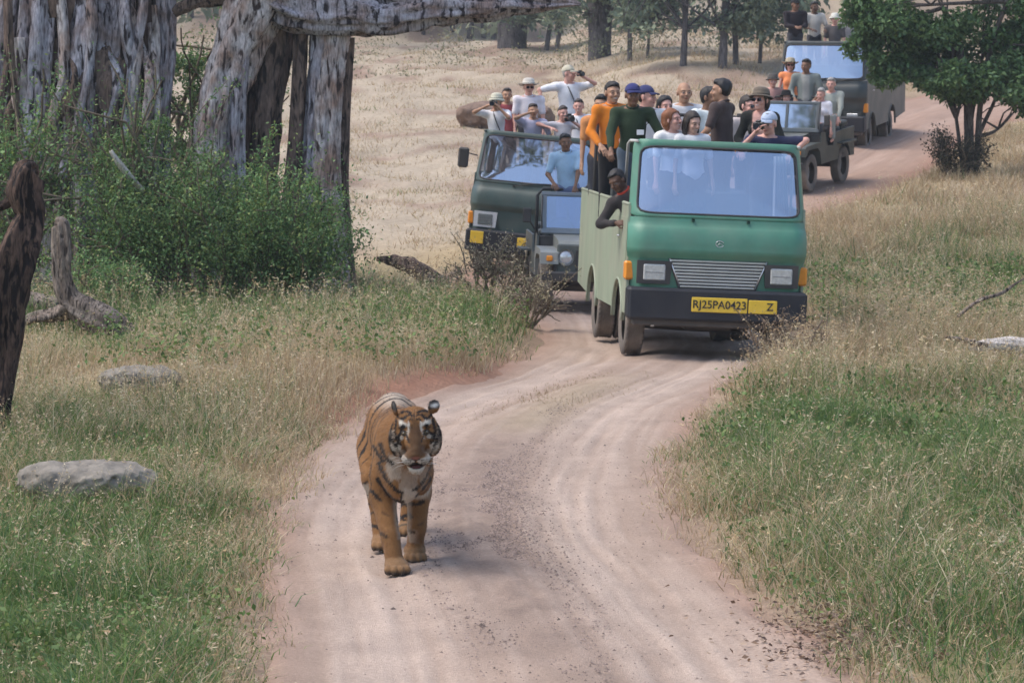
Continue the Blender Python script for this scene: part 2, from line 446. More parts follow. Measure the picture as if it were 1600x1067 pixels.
def green_frac(x, y):
    "share of green among the growth, by place"
    left = x < np.interp(y, _sy, .5 * (_sl + _sr))
    n = fbm(x * .55, y * .28, 0, 91)
    gl = np.interp(y, [12, 20, 23, 26, 29, 31.5, 34, 41, 46, 52], [.88, .86, .76, .55, .32, .40, .82, .86, .6, .08])
    gr = np.interp(y, [12, 18, 25, 29, 32, 36, 40, 47, 52, 60], [.82, .82, .76, .58, .25, .24, .52, .55, .18, .05])
    g = np.where(left, gl, gr) + (n - .5) * .9
    g = g - .55 * np.exp(-(np.maximum(road_out(x, y), 0) / np.where(left, .55, .35)) ** 2)
    return np.clip(g, 0, 1)

# ================================================================ grass (countless: stuff)
GREENS = np.array([[.12, .20, .05], [.17, .25, .075], [.085, .165, .05], [.22, .28, .10], [.12, .205, .09]])
STRAWS = np.array([[.55, .44, .27], [.47, .35, .20], [.62, .53, .36], [.40, .28, .16], [.52, .40, .28]])
def blades(P, h, wd, lean, az, col, segs=3, curl=1.0):
    "P (n,3) roots; curved tapering blades -> verts, tris/quads, colours"
    n = len(P); k = segs + 1
    t = np.linspace(0, 1, k)[None, :]
    dx, dy = np.cos(az)[:, None], np.sin(az)[:, None]
    bend = lean[:, None] * (t ** (1 + curl)) * h[:, None]
    z = h[:, None] * (t - .35 * np.minimum(lean, 1.3)[:, None] * t ** 2.2)
    cx, cy, cz = P[:, :1] + dx * bend, P[:, 1:2] + dy * bend, P[:, 2:3] + z
    tw = rng.uniform(0, 2 * np.pi, n)[:, None]
    wx, wy = np.cos(tw), np.sin(tw)
    ww = wd[:, None] * (1 - t ** 1.6) * .5
    A = np.stack([cx - wx * ww, cy - wy * ww, cz], -1)[:, :-1]; B = np.stack([cx + wx * ww, cy + wy * ww, cz], -1)[:, :-1]
    tip = np.stack([cx, cy, cz], -1)[:, -1:]
    V = np.concatenate([A, B, tip], 1)                      # segs A, segs B, tip
    m = 2 * segs + 1; base = (np.arange(n) * m)[:, None]
    Q = [np.concatenate([base + i, base + segs + i, base + segs + i + 1, base + i + 1], 1) for i in range(segs - 1)]
    T = np.concatenate([base + segs - 1, base + 2 * segs - 1, base + 2 * segs], 1)
    tt = np.concatenate([np.linspace(0, 1, segs + 1)[:-1]] * 2 + [[1.0]])
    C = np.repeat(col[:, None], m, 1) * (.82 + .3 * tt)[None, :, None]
    return V.reshape(-1, 3), (np.concatenate(Q) if Q else np.zeros((0, 4), int)), T, C.reshape(-1, 3)
def scatter(n, y0, y1, side, margin=(.0, .45), xlim=None, pad=.8, wfun=None):
    "random points in the view wedge (with padding) on one side of the road"
    out_p = []
    tot = 0
    while tot < n:
        d = np.sqrt(rng.uniform(y0 ** 2, y1 ** 2, n * 2))
        x = rng.uniform(-1, 1, n * 2) * (d * .178 + pad)
        o = road_out(x, d); ed = (noise(x * 1.6, d * 1.1, 0, 61) - .5) * .5
        keep = rng.uniform(size=len(d)) < sstep(margin[0], margin[1], o + ed)
        c = np.interp(d, _sy, .5 * (_sl + _sr))
        if side == 'L': keep &= x < c
        if side == 'R': keep &= x > c
        if wfun is not None: keep &= rng.uniform(size=len(d)) < wfun(x, d)
        out_p.append(np.stack([x[keep], d[keep]], -1)); tot += keep.sum()
        if len(out_p) > 40: break
    p = np.concatenate(out_p)[:n]
    return p[:, 0], p[:, 1]
def clumped(x, y, f=1.2, lo=.5, seed=62):
    c = fbm(x * f, y * f * .6, 0, seed)
    return lo + (1 - lo) * sstep(.35, .62, c)
def pick_cols(g, x, y):
    n = len(x)
    isg = rng.uniform(size=n) < g
    a = GREENS[rng.integers(0, len(GREENS), n)]; b = STRAWS[rng.integers(0, len(STRAWS), n)]
    c = np.where(isg[:, None], a, b) * rng.uniform(.75, 1.25, (n, 1))
    return c, isg
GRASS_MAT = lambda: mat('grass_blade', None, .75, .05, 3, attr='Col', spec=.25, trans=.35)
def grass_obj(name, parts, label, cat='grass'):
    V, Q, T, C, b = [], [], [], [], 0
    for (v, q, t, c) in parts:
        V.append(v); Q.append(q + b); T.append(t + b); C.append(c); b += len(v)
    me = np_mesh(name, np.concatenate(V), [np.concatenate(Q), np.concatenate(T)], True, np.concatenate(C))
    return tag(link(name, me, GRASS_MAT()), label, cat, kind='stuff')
def seedheads(P, h, lean, az, col, nsp=9, spread=.05, sz=.012, lo=.55):
    "fine spikelets along the upper half of stalks"
    n = len(P); t = rng.uniform(lo, 1.0, (n, nsp))
    bx = np.cos(az)[:, None] * lean[:, None] * t ** 2 * h[:, None]; by = np.sin(az)[:, None] * lean[:, None] * t ** 2 * h[:, None]
    bz = h[:, None] * (t - .35 * np.minimum(lean, 1.3)[:, None] * t ** 2.2)
    C0 = np.stack([P[:, :1] + bx, P[:, 1:2] + by, P[:, 2:3] + bz], -1)
    off = rng.normal(0, 1, C0.shape) * spread * h[:, None, None] * (1.25 - t)[..., None]
    off[..., 2] = np.abs(off[..., 2]) * .6
    a = C0.reshape(-1, 3); b = (C0 + off).reshape(-1, 3)
    s = rng.normal(0, 1, a.shape); s /= np.linalg.norm(s, axis=1)[:, None]
    V = np.stack([a, b - s * sz * .5, b + s * sz * .5 + off.reshape(-1, 3) * .25], 1).reshape(-1, 3)
    T = np.arange(len(V)).reshape(-1, 3)
    Cc = np.repeat(np.repeat(col, nsp, 0), 3, 0) * 1.1
    return V, np.zeros((0, 4), int), T, Cc
def build_grass():
    def field(n, y0, y1, side, hh, ww, segs, seed, lean=(.2, 1.0), heads=0, gbias=0, wf=None, margin=(.0, .45), hz=None, lo=.45, pad=.8, hsz=.012, hsp=.05):
        x, y = scatter(n, y0, y1, side, margin, wfun=wf, pad=pad)
        cl = clumped(x, y, 1.3, lo, seed)
        h = rng.uniform(*hh, len(x)) * cl
        if hz is not None: h = h * hz(x, y)
        h *= .40 + .60 * sstep(-.05, .6, road_out(x, y))
        h *= 1 - .72 * ((x > -5.6) & (x < -3.9) & (y > 30) & (y < 34.6))
        h *= 1 - .55 * ((x > 4.3) & (y > 29.5) & (y < 33.6)); h *= 1 - .6 * ((x > -4.4) & (x < -3.0) & (y > 27) & (y < 29.9)); h *= 1 - .3 * ((x > -3.5) & (x < -2.4) & (y > 18.5) & (y < 21.2))
        wd = rng.uniform(*ww, len(x)); ln = rng.uniform(*lean, len(x)); az = rng.uniform(0, 2 * np.pi, len(x))
        c, isg = pick_cols(np.clip(green_frac(x, y) + gbias, 0, 1), x, y)
        P = np.stack([x, y, H(x, y) - .02], -1)
        r = [blades(P, h, wd, ln, az, c, segs)]
        if heads:
            s = rng.choice(len(x), int(len(x) * heads), replace=False)
            hc = STRAWS[rng.integers(0, len(STRAWS), len(s))] * rng.uniform(.9, 1.25, (len(s), 1))
            az2 = az[s]; l2 = ln[s] * .5; h2 = h[s] * rng.uniform(1.1, 1.55, len(s)); P2 = P[s]
            r.append(blades(P2, h2, np.full(len(s), .0035 if y1 < 33 else .006), l2, az2, hc, 2))
            r.append(seedheads(P2, h2, l2, az2, hc, 6, hsp, hsz * 1.2))
        return r
    grass_obj('roadside_grass', field(64000, 12.5, 26, 'L', pad=1.7, hh=(.16, .52), ww=(.004, .011), segs=2, seed=62, lean=(.3, 1.5), heads=.06, margin=(-.2, .25)),
              'mixed green and straw grass on the bank in front of the broken stumps')
    grass_obj('roadside_grass', field(62000, 12.5, 28.5, 'R', pad=1.7, hh=(.16, .54), ww=(.004, .011), segs=2, seed=63, lean=(.3, 1.5), heads=.06, margin=(-.2, .25)),
              'dense green grass in the bend of the road opposite the tiger')
    grass_obj('dry_grass', field(37000, 24, 33, 'L', (.16, .48), (.005, .010), 2, 64, pad=1.6, heads=.20, gbias=-.05, hsz=.013),
              'feathery straw coloured grass above the red road bank')
    grass_obj('dry_grass', field(38000, 28, 39, 'R', (.25, .66), (.006, .012), 2, 65, pad=1.6, heads=.20, hsz=.016, lo=.3),
              'pale feathery grass growing up to the bumper of the bright green truck')
    grass_obj('tall_grass', field(35000, 32, 47, 'L', (.2, .62), (.008, .016), 2, 66, pad=1.6, heads=.14, lo=.35, hsz=.018),
              'tall green grass and weeds below the old grey tree')
    grass_obj('tall_grass', field(34000, 38, 54, 'R', (.2, .58), (.008, .016), 2, 67, pad=1.6, heads=.16, lo=.25, hsz=.02),
              'tall pale green and straw grass behind the fallen white log')
    hz = lambda x, y: np.where(x < 2.2, .6, .95)
    grass_obj('hillside_grass', field(80000, 50, 122, None, (.12, .42), (.014, .034), 1, 68, heads=.03, gbias=-.1, hz=hz, lo=.2, margin=(.3, 1.6), pad=3, hsz=.03, wf=lambda x, y: .25 + .75 * sstep(.36, .5, fbm(x * .4, y * .25, 0, 33))),
              'short dry tan grass covering the slope behind the vehicles')
    grass_obj('hillside_grass', field(60000, 50, 92, 'L', (.05, .20), (.012, .026), 1, 69, heads=0, gbias=-.15, lo=.2, margin=(.2, 1.0), pad=2, wf=lambda x, y: .1 + .9 * sstep(.40, .52, fbm(x * .5, y * .3, 0, 33))),
              'cropped tan grass on the bare slope between the fig tree and the dark truck')
    grass_obj('hillside_grass', field(46000, 47, 80, 'R', (.18, .50), (.012, .026), 1, 70, heads=.07, gbias=-.1, lo=.3, margin=(.1, .8), pad=2, hsz=.03),
              'tall tan grass on the slope around the leafy tree')
    # low dry tuft strip on the crown of the road
    x = rng.normal(.35, .22, 2600); y = rng.uniform(26.5, 33, 2600); x = x + (y - 29) * .26
    h = rng.uniform(.015, .06, 2600) * np.exp(-((y - 29.8) / 2.2) ** 2)
    P = np.stack([x, y, H(x, y) + .012], -1); c = STRAWS[rng.integers(0, 5, 2600)] * .8
    grass_obj('worn_grass', [blades(P, h, np.full(2600, .006), rng.uniform(.2, 1, 2600), rng.uniform(0, 6.3, 2600), c, 2)],
              'worn strip of dry grass between the wheel tracks')

# ================================================================ leaves, shrubs, trees
def leaf_arrays(C, size, col, flat=.35, asp=.5, dirn=None):
    "folded diamond leaves at points C"
    n = len(C); size = np.broadcast_to(size, (n,))[:, None]
    d = rng.normal(0, 1, (n, 3)) if dirn is None else dirn + rng.normal(0, .5, (n, 3))
    d[:, 2] -= .15; d /= np.linalg.norm(d, axis=1)[:, None]
    u = rng.normal(0, 1, (n, 3)); u[:, 2] *= flat; s = np.cross(d, u); s = np.cross(d, np.array([0, 0, 1.0])) * .8 + s * .5
    s /= np.linalg.norm(s, axis=1)[:, None] + 1e-9
    nn = np.cross(d, s)
    a = C; b = C + d * size; m = C + d * size * .45 - nn * size * .06
    V = np.stack([a, m + s * size * asp * .5, b, m - s * size * asp * .5], 1).reshape(-1, 3)
    Q = np.arange(4 * n).reshape(-1, 4)
    return V, Q, np.repeat(col, 4, 0)
LEAF_MAT = lambda: mat('leaf', None, .6, .08, 4, attr='Col', spec=.35, trans=.3)
def leaf_mesh(name, parts):
    V, Q, C, b = [], [], [], 0
    for (v, q, c) in parts: V.append(v); Q.append(q + b); C.append(c); b += len(v)
    return np_mesh(name, np.concatenate(V), np.concatenate(Q), False, np.concatenate(C))
SHRUB = np.array([[.055, .105, .035], [.075, .13, .05], [.045, .085, .03], [.10, .155, .06], [.13, .16, .05]])
def grow(root, dirn, length, r0, depth, rnd, up=.12, split=(2, 3), wig=.28, shrink=.68):
    "recursive branching -> list of (path, radii), list of tip points"
    br, tips = [], []
    def rec(p, d, L, r, k):
        n = 5; pts = [p]; q = np.array(p); dd = np.array(d)
        for i in range(n):
            dd = dd + rnd.normal(0, wig, 3) * .45; dd[2] += up * .35; dd /= np.linalg.norm(dd)
            q = q + dd * L / n; pts.append(q.copy())
        br.append((np.array(pts), np.linspace(r, r * .6, n + 1)))
        if k <= 1: tips.extend(pts[2:])
        if k <= 0: return
        for _ in range(rnd.integers(split[0], split[1] + 1)):
            nd = dd + rnd.normal(0, .62, 3); nd[2] += up; nd /= np.linalg.norm(nd)
            s = pts[rnd.integers(3, n + 1)]
            rec(s, nd, L * shrink * rnd.uniform(.8, 1.2), r * .58, k - 1)
    rec(np.array(root, float), np.array(dirn, float) / np.linalg.norm(dirn), length, r0, depth)
    return br, np.array(tips)
def tubes_mesh(name, br, n=6):
    V, F, b = [], [], 0
    for (p, r) in br:
        v, f = tube_arrays(p, r, n); V.append(v); F.append(f + b); b += len(v)
    return np_mesh(name, np.concatenate(V), np.concatenate(F), True)
def shrub(name, label, cat, x, y, rx, ry, h, nl, lsz, cols, stems=9, seed=1, group=None, woodc='twig', z=None, lumps=7, fill=.5):
    "a bush: stems, and leaves clustered in uneven lumps and along twigs"
    rnd = np.random.default_rng(seed); z = Hs(x, y) if z is None else z
    e = empty(name, (x, y, z)); tag(e, label, cat, group)
    br, tips = [], []
    for i in range(stems):
        a = rnd.uniform(0, 6.28); lean = rnd.uniform(.1, 1.0)
        b, t = grow((math.cos(a) * rx * .15, math.sin(a) * ry * .15, -.05), (math.cos(a) * lean * rx / h * 1.6, math.sin(a) * lean * ry / h * 1.6, 1), h * rnd.uniform(.35, .6), .012 + .012 * h, 2, rnd, .1)
        br += b; tips.append(t)
    tips = np.concatenate(tips)
    k = np.stack([rnd.uniform(-.75, .75, lumps) * rx, rnd.uniform(-.75, .75, lumps) * ry, rnd.uniform(.18, .8, lumps) * h], -1)
    ks = rnd.uniform(.28, .55, lumps) * min(rx, h)
    n1 = int(nl * fill); w_ = rnd.integers(0, lumps, n1)
    d = rnd.normal(0, 1, (n1, 3)); d /= np.linalg.norm(d, axis=1)[:, None]
    A = k[w_] + d * (ks[w_] * rnd.uniform(.45, 1.05, n1))[:, None]
    B = tips[rnd.integers(0, len(tips), nl - n1)] + rnd.normal(0, .07 * h ** .5, (nl - n1, 3))
    S_ = []
    for i in range(stems):                                   # leafy shoots standing out of the mass
        a = rnd.uniform(0, 6.28); f = rnd.uniform(.2, .85); p0 = np.array((math.cos(a) * rx * f, math.sin(a) * ry * f, h * rnd.uniform(.35, .7)))
        d0 = np.array((math.cos(a) * .5, math.sin(a) * .3, 1.0)) + rnd.normal(0, .3, 3); Ls = h * rnd.uniform(.22, .42)
        pth = smooth_path([p0, p0 + d0 * Ls * .5, p0 + d0 * Ls + rnd.normal(0, .1, 3)], 14); br.append((pth, np.linspace(.010, .004, 14)))
        S_.append(np.repeat(pth, max(3, nl // (stems * 90)), 0) + rnd.normal(0, .035, (14 * max(3, nl // (stems * 90)), 3)))
    tone = np.concatenate([rnd.uniform(.65, 1.4, lumps)[w_], rnd.uniform(.8, 1.2, nl - n1), np.full(sum(len(q) for q in S_), 1.35)])
    C = np.concatenate([A, B] + S_); ok = C[:, 2] > .02; C = C[ok]; tone = tone[ok]
    c = np.asarray(cols)[rnd.integers(0, len(cols), len(C))] * rnd.uniform(.7, 1.35, (len(C), 1)) * tone[:, None]
    link('stems', tubes_mesh('stems', br, 4), mat(woodc, (.17, .13, .09), .9, .25, 12), e)
    tag(link('foliage', leaf_mesh('foliage', [leaf_arrays(C, rnd.uniform(.6, 1.3, len(C)) * lsz, c)]), LEAF_MAT(), e), kind='stuff')
    return e
# ================================================================ old fig tree, stumps, rocks, trees
def bark(name, c1, c2, crack, sc=3.0, str_=(1, 1, .22), lo=.36):
    if name in MATS: return MATS[name]
    m, n, L, p = new_mat(name)
    tc = n.new('ShaderNodeTexCoord'); mp = n.new('ShaderNodeMapping'); mp.inputs['Scale'].default_value = str_; L.new(tc.outputs['Object'], mp.inputs[0])
    def nz(s, d=6, vec=None, dist=0):
        q = n.new('ShaderNodeTexNoise'); q.inputs['Scale'].default_value = s; q.inputs['Detail'].default_value = d; q.inputs['Distortion'].default_value = dist
        L.new(vec or mp.outputs[0], q.inputs['Vector']); return q
    a = nz(sc * 4, 8, dist=.6); b = nz(sc * .9, 4, tc.outputs['Object']); f = nz(sc * 12, 6)
    r1 = n.new('ShaderNodeMapRange'); r1.inputs[1].default_value = .4; r1.inputs[2].default_value = .66; L.new(b.outputs['Fac'], r1.inputs[0])
    m1 = n.new('ShaderNodeMix'); m1.data_type = 'RGBA'; L.new(r1.outputs[0], m1.inputs[0]); m1.inputs[6].default_value = (*c1, 1); m1.inputs[7].default_value = (*c2, 1)
    r2 = n.new('ShaderNodeMapRange'); r2.inputs[1].default_value = lo - .02; r2.inputs[2].default_value = lo + .07; L.new(a.outputs['Fac'], r2.inputs[0])
    m2 = n.new('ShaderNodeMix'); m2.data_type = 'RGBA'; L.new(r2.outputs[0], m2.inputs[0]); m2.inputs[6].default_value = (*crack, 1); L.new(m1.outputs[2], m2.inputs[7])
    mr = n.new('ShaderNodeMapRange'); mr.inputs[1].default_value = .3; mr.inputs[2].default_value = .7; mr.inputs[3].default_value = .45; mr.inputs[4].default_value = 1.35; L.new(f.outputs['Fac'], mr.inputs[0])
    vm = n.new('ShaderNodeVectorMath'); vm.operation = 'MULTIPLY'; L.new(m2.outputs[2], vm.inputs[0]); L.new(mr.outputs[0], vm.inputs[1])
    L.new(vm.outputs[0], p.inputs['Base Color']); p.inputs['Roughness'].default_value = .85; p.inputs['Specular IOR Level'].default_value = .25
    bp = n.new('ShaderNodeBump'); bp.inputs['Strength'].default_value = .9; bp.inputs['Distance'].default_value = .03; L.new(a.outputs['Fac'], bp.inputs['Height']); L.new(bp.outputs[0], p.inputs['Normal'])
    MATS[name] = m; return m
def fluted(ph, k=1.0, amp=.16, L=4.0):
    def f(t, a):
        tw = a + .5 * np.sin(t * 3 + ph)
        r = 1 + amp * .55 * np.sin(3 * tw + ph) + amp * .4 * np.sin(7 * tw + 2 * ph + 1.5 * np.sin(t * 4))
        g = noise(np.cos(tw) * 2.6 * k + ph * 3, np.sin(tw) * 2.6 * k, t * L * .5, 5)
        g2 = noise(np.cos(tw) * 7 * k + ph * 3, np.sin(tw) * 7 * k, t * L * 1.6, 8)
        g3 = noise(np.cos(tw) * 13 * k + ph, np.sin(tw) * 13 * k, t * L * 1.1, 9)
        return r + amp * 1.7 * (g - .5) + amp * .9 * (g2 - .5) + amp * .8 * (g3 - .5) - amp * 1.6 * np.maximum(0, .16 - np.abs(g2 - .5) * 2.2) - amp * 1.3 * np.maximum(0, .25 - np.abs(g - .45) * 3)
    return f
def px_column(parent, name, pts, d0, m, ph, nseg=70, na=44, amp=.16, org=(0, 0, 0)):
    "pts: (u, v, depth offset, radius in photo pixels)"
    W = []; r = []
    for (u, v, dd, rp) in pts:
        d = d0 + dd; q = px(u, v, d); W.append((q[0] - org[0], q[1] - org[1], q[2] - org[2])); r.append(rp * d / FPX)
    Wp = smooth_path(W, nseg); rr = np.interp(np.linspace(0, 1, nseg), np.linspace(0, 1, len(r)), r)
    Ltot = np.linalg.norm(np.diff(Wp, axis=0), axis=1).sum()
    V, F = tube_arrays(Wp, rr, na, fluted(ph, amp=amp, L=Ltot * 1.6))
    k = len(V); V = np.vstack([V, Wp[:1], Wp[-1:]])
    j = np.arange(na); j2 = (j + 1) % na
    c0 = np.stack([j2, j, np.full(na, k)], -1); c1 = np.stack([k - na + j, k - na + j2, np.full(na, k + 1)], -1)
    return link(name, np_mesh(name, V, [F, np.concatenate([c0, c1])], True), m, parent)
def build_fig():
    D0 = 44.0; gx, gy = px(300, 455, D0)[:2]; gz = Hs(gx, gy)
    e = empty('fig_tree', (gx, gy, gz)); tag(e, 'huge old fig tree with fluted grey trunks and a long level bough', 'tree')
    org = (gx, gy, gz)
    G = bark('bark_grey', (.42, .40, .44), (.26, .19, .17), (.04, .032, .036), lo=.41)
    Pm = bark('bark_pale', (.54, .49, .48), (.33, .22, .17), (.06, .04, .035), lo=.39)
    B = bark('bark_brown', (.19, .13, .10), (.12, .085, .07), (.025, .018, .015), lo=.42)
    gv = lambda u, dd: HZ + (CAMH - Hs((u - 800) / FPX * (D0 + dd), D0 + dd) + .15) / (D0 + dd) * FPX
    def col(name, pts, m, ph, amp=.16, foot=True, na=72):
        amp *= 1.35
        if foot:
            u, v, dd, r = pts[-1]; pts = pts[:-1] + [(u, gv(u, dd) - 60, dd, r), (u, gv(u, dd), dd, r * 1.25)]
        px_column(e, name, pts, D0, m, ph, 96, na if na < 40 else int(na * .72), amp, org)
    col('trunk', [(150, -330, .9, 84), (140, -100, .9, 100), (135, 150, .8, 112), (130, 0, .8, 122)], B, .3, .2, na=72)
    col('trunk', [(85, -300, .1, 26), (78, -60, .0, 33), (66, 90, -.1, 35), (60, 250, -.1, 38), (55, 0, 0, 44)], G, 1.1)
    col('trunk', [(20, -250, .2, 22), (16, 0, .2, 24), (8, 150, .1, 25), (2, 0, .1, 30)], G, 2.3)
    col('trunk', [(150, -300, -.05, 24), (140, -20, -.1, 31), (128, 120, -.2, 33), (125, 0, -.1, 36)], G, 3.7)
    col('trunk', [(200, -300, .2, 20), (186, -40, .0, 27), (172, 120, -.1, 30), (175, 0, 0, 36)], G, 4.9)
    col('trunk', [(250, -300, .3, 16), (258, -20, .15, 15), (262, 80, .1, 13), (250, 190, .05, 16), (246, 0, .1, 22)], G, 6.1)
    col('trunk', [(225, -260, .4, 22), (228, 0, .35, 24), (226, 150, .3, 25), (220, 0, .3, 28)], B, 7.7)
    col('aerial_root', [(96, -30, -.42, 7), (103, 60, -.45, 9), (101, 130, -.5, 8), (84, 195, -.45, 9), (70, 0, -.3, 14)], Pm, 8.2, .1, na=20)
    col('aerial_root', [(190, -10, -.25, 6), (208, 22, -.3, 8), (218, 60, -.3, 8), (212, 130, -.35, 9), (204, 210, -.3, 10), (200, 0, -.2, 14)], Pm, 9.5, .1, na=20)
    col('aerial_root', [(36, 60, -.3, 12), (38, 150, -.3, 15), (44, 210, -.3, 15), (40, 0, -.2, 18)], Pm, 10.4, .12, na=24)
    col('aerial_root', [(244, 10, -.1, 5), (247, 80, -.12, 6), (240, 160, -.12, 6), (238, 0, -.05, 9)], Pm, 11.6, .1, na=18)
    rr = np.random.default_rng(90)
    for i in range(15):
        u = rr.uniform(8, 258); dd = -.15 - rr.uniform(0, .4); v0 = rr.uniform(-120, 90); a = rr.uniform(4, 10)
        pts = [(u + rr.normal(0, 12), v0, dd + .25, a * .6)]
        for q in range(4): pts.append((u + rr.normal(0, 9) - 4 * q, v0 + (300 - v0) * (q + 1) / 4, dd + rr.normal(0, .06), a * rr.uniform(.8, 1.25)))
        col('aerial_root', pts + [(u - 16, 0, dd + .05, a * 1.4)], (G, B, Pm, G)[i % 4], 30 + i, .12, na=16)
    # second trunk with three legs
    col('trunk', [(470, -330, .3, 52), (440, -120, .2, 56), (405, 0, .1, 50), (372, 80, .0, 38), (345, 160, -.1, 33), (332, 260, -.1, 34), (325, 0, 0, 42)], Pm, 12.9, .15, na=56)
    col('trunk', [(432, -10, .35, 36), (428, 70, .35, 30), (414, 160, .3, 27), (406, 270, .3, 27), (402, 0, .3, 32)], B, 14.1, .16)
    col('trunk', [(384, 70, -.18, 12), (374, 130, -.25, 14), (370, 200, -.25, 14), (366, 0, -.15, 20)], G, 15.2, .14, na=30)
    col('trunk', [(474, 0, .1, 11), (470, 100, .1, 11), (464, 210, .1, 12), (456, 300, .1, 12), (452, 0, .1, 18)], B, 16.6, .14, na=30)
    col('trunk', [(534, -10, .15, 22), (526, 60, .1, 22), (516, 150, .05, 20), (510, 260, .05, 20), (514, 0, .1, 28)], Pm, 17.5, .16)
    col('trunk', [(508, 0, .2, 24), (505, 70, .2, 22), (494, 170, .15, 18), (486, 280, .15, 17), (484, 0, .2, 24)], G, 18.8, .16)
    col('trunk', [(545, 60, .25, 10), (536, 170, .2, 12), (532, 280, .2, 13), (536, 0, .25, 18)], B, 19.3, .14, na=26)
    # boughs
    lb = px_column(e, 'limb', [(392, -20, .1, 36), (448, 16, -.05, 30), (500, 27, -.1, 27), (560, 26, -.1, 26), (600, 32, -.1, 22), (640, 24, -.1, 22), (690, 14, -.1, 24), (760, 12, -.1, 20), (800, 4, -.1, 19), (840, 8, -.1, 12), (885, 6, -.1, 7), (907, 9, -.1, 2)], D0, G, 20.5, 130, 44, .34, org)
    px_column(e, 'limb', [(540, -60, .5, 18), (600, -10, .1, 17), (680, 2, -.05, 15), (760, -14, .2, 12), (840, -50, .6, 8)], D0, G, 21.5, 80, 30, .26, org)
    px_column(e, 'limb', [(425, -60, .3, 30), (360, -14, .1, 20), (310, 4, .1, 10), (262, 26, .2, 8)], D0, B, 22.5, 60, 24, .2, org)
    px_column(e, 'limb', [(500, -170, .5, 36), (560, -260, .8, 28), (660, -330, 1.5, 18), (760, -380, 2, 10)], D0, G, 23.5, 60, 24, .2, org)
    px_column(e, 'limb', [(120, -250, .5, 60), (80, -340, .0, 40), (0, -430, -1.0, 24), (-90, -500, -2, 12)], D0, G, 24.5, 60, 24, .2, org)
    # crown high above the frame
    rnd = np.random.default_rng(44); n = 11000
    k = np.stack([rnd.uniform(-5.5, 3.5, 26), rnd.uniform(-2.2, 3, 26), rnd.uniform(7.2, 10.5, 26)], -1)
    d = rnd.normal(0, 1, (n, 3)); d /= np.linalg.norm(d, axis=1)[:, None]
    C = k[rnd.integers(0, 26, n)] + d * rnd.uniform(.6, 1.25, (n, 1))
    c = SHRUB[rnd.integers(0, 5, n)] * rnd.uniform(.7, 1.3, (n, 1))
    tag(link('crown', leaf_mesh('crown', [leaf_arrays(C, rnd.uniform(.12, .24, n), c, asp=.6)]), LEAF_MAT(), e), kind='stuff')
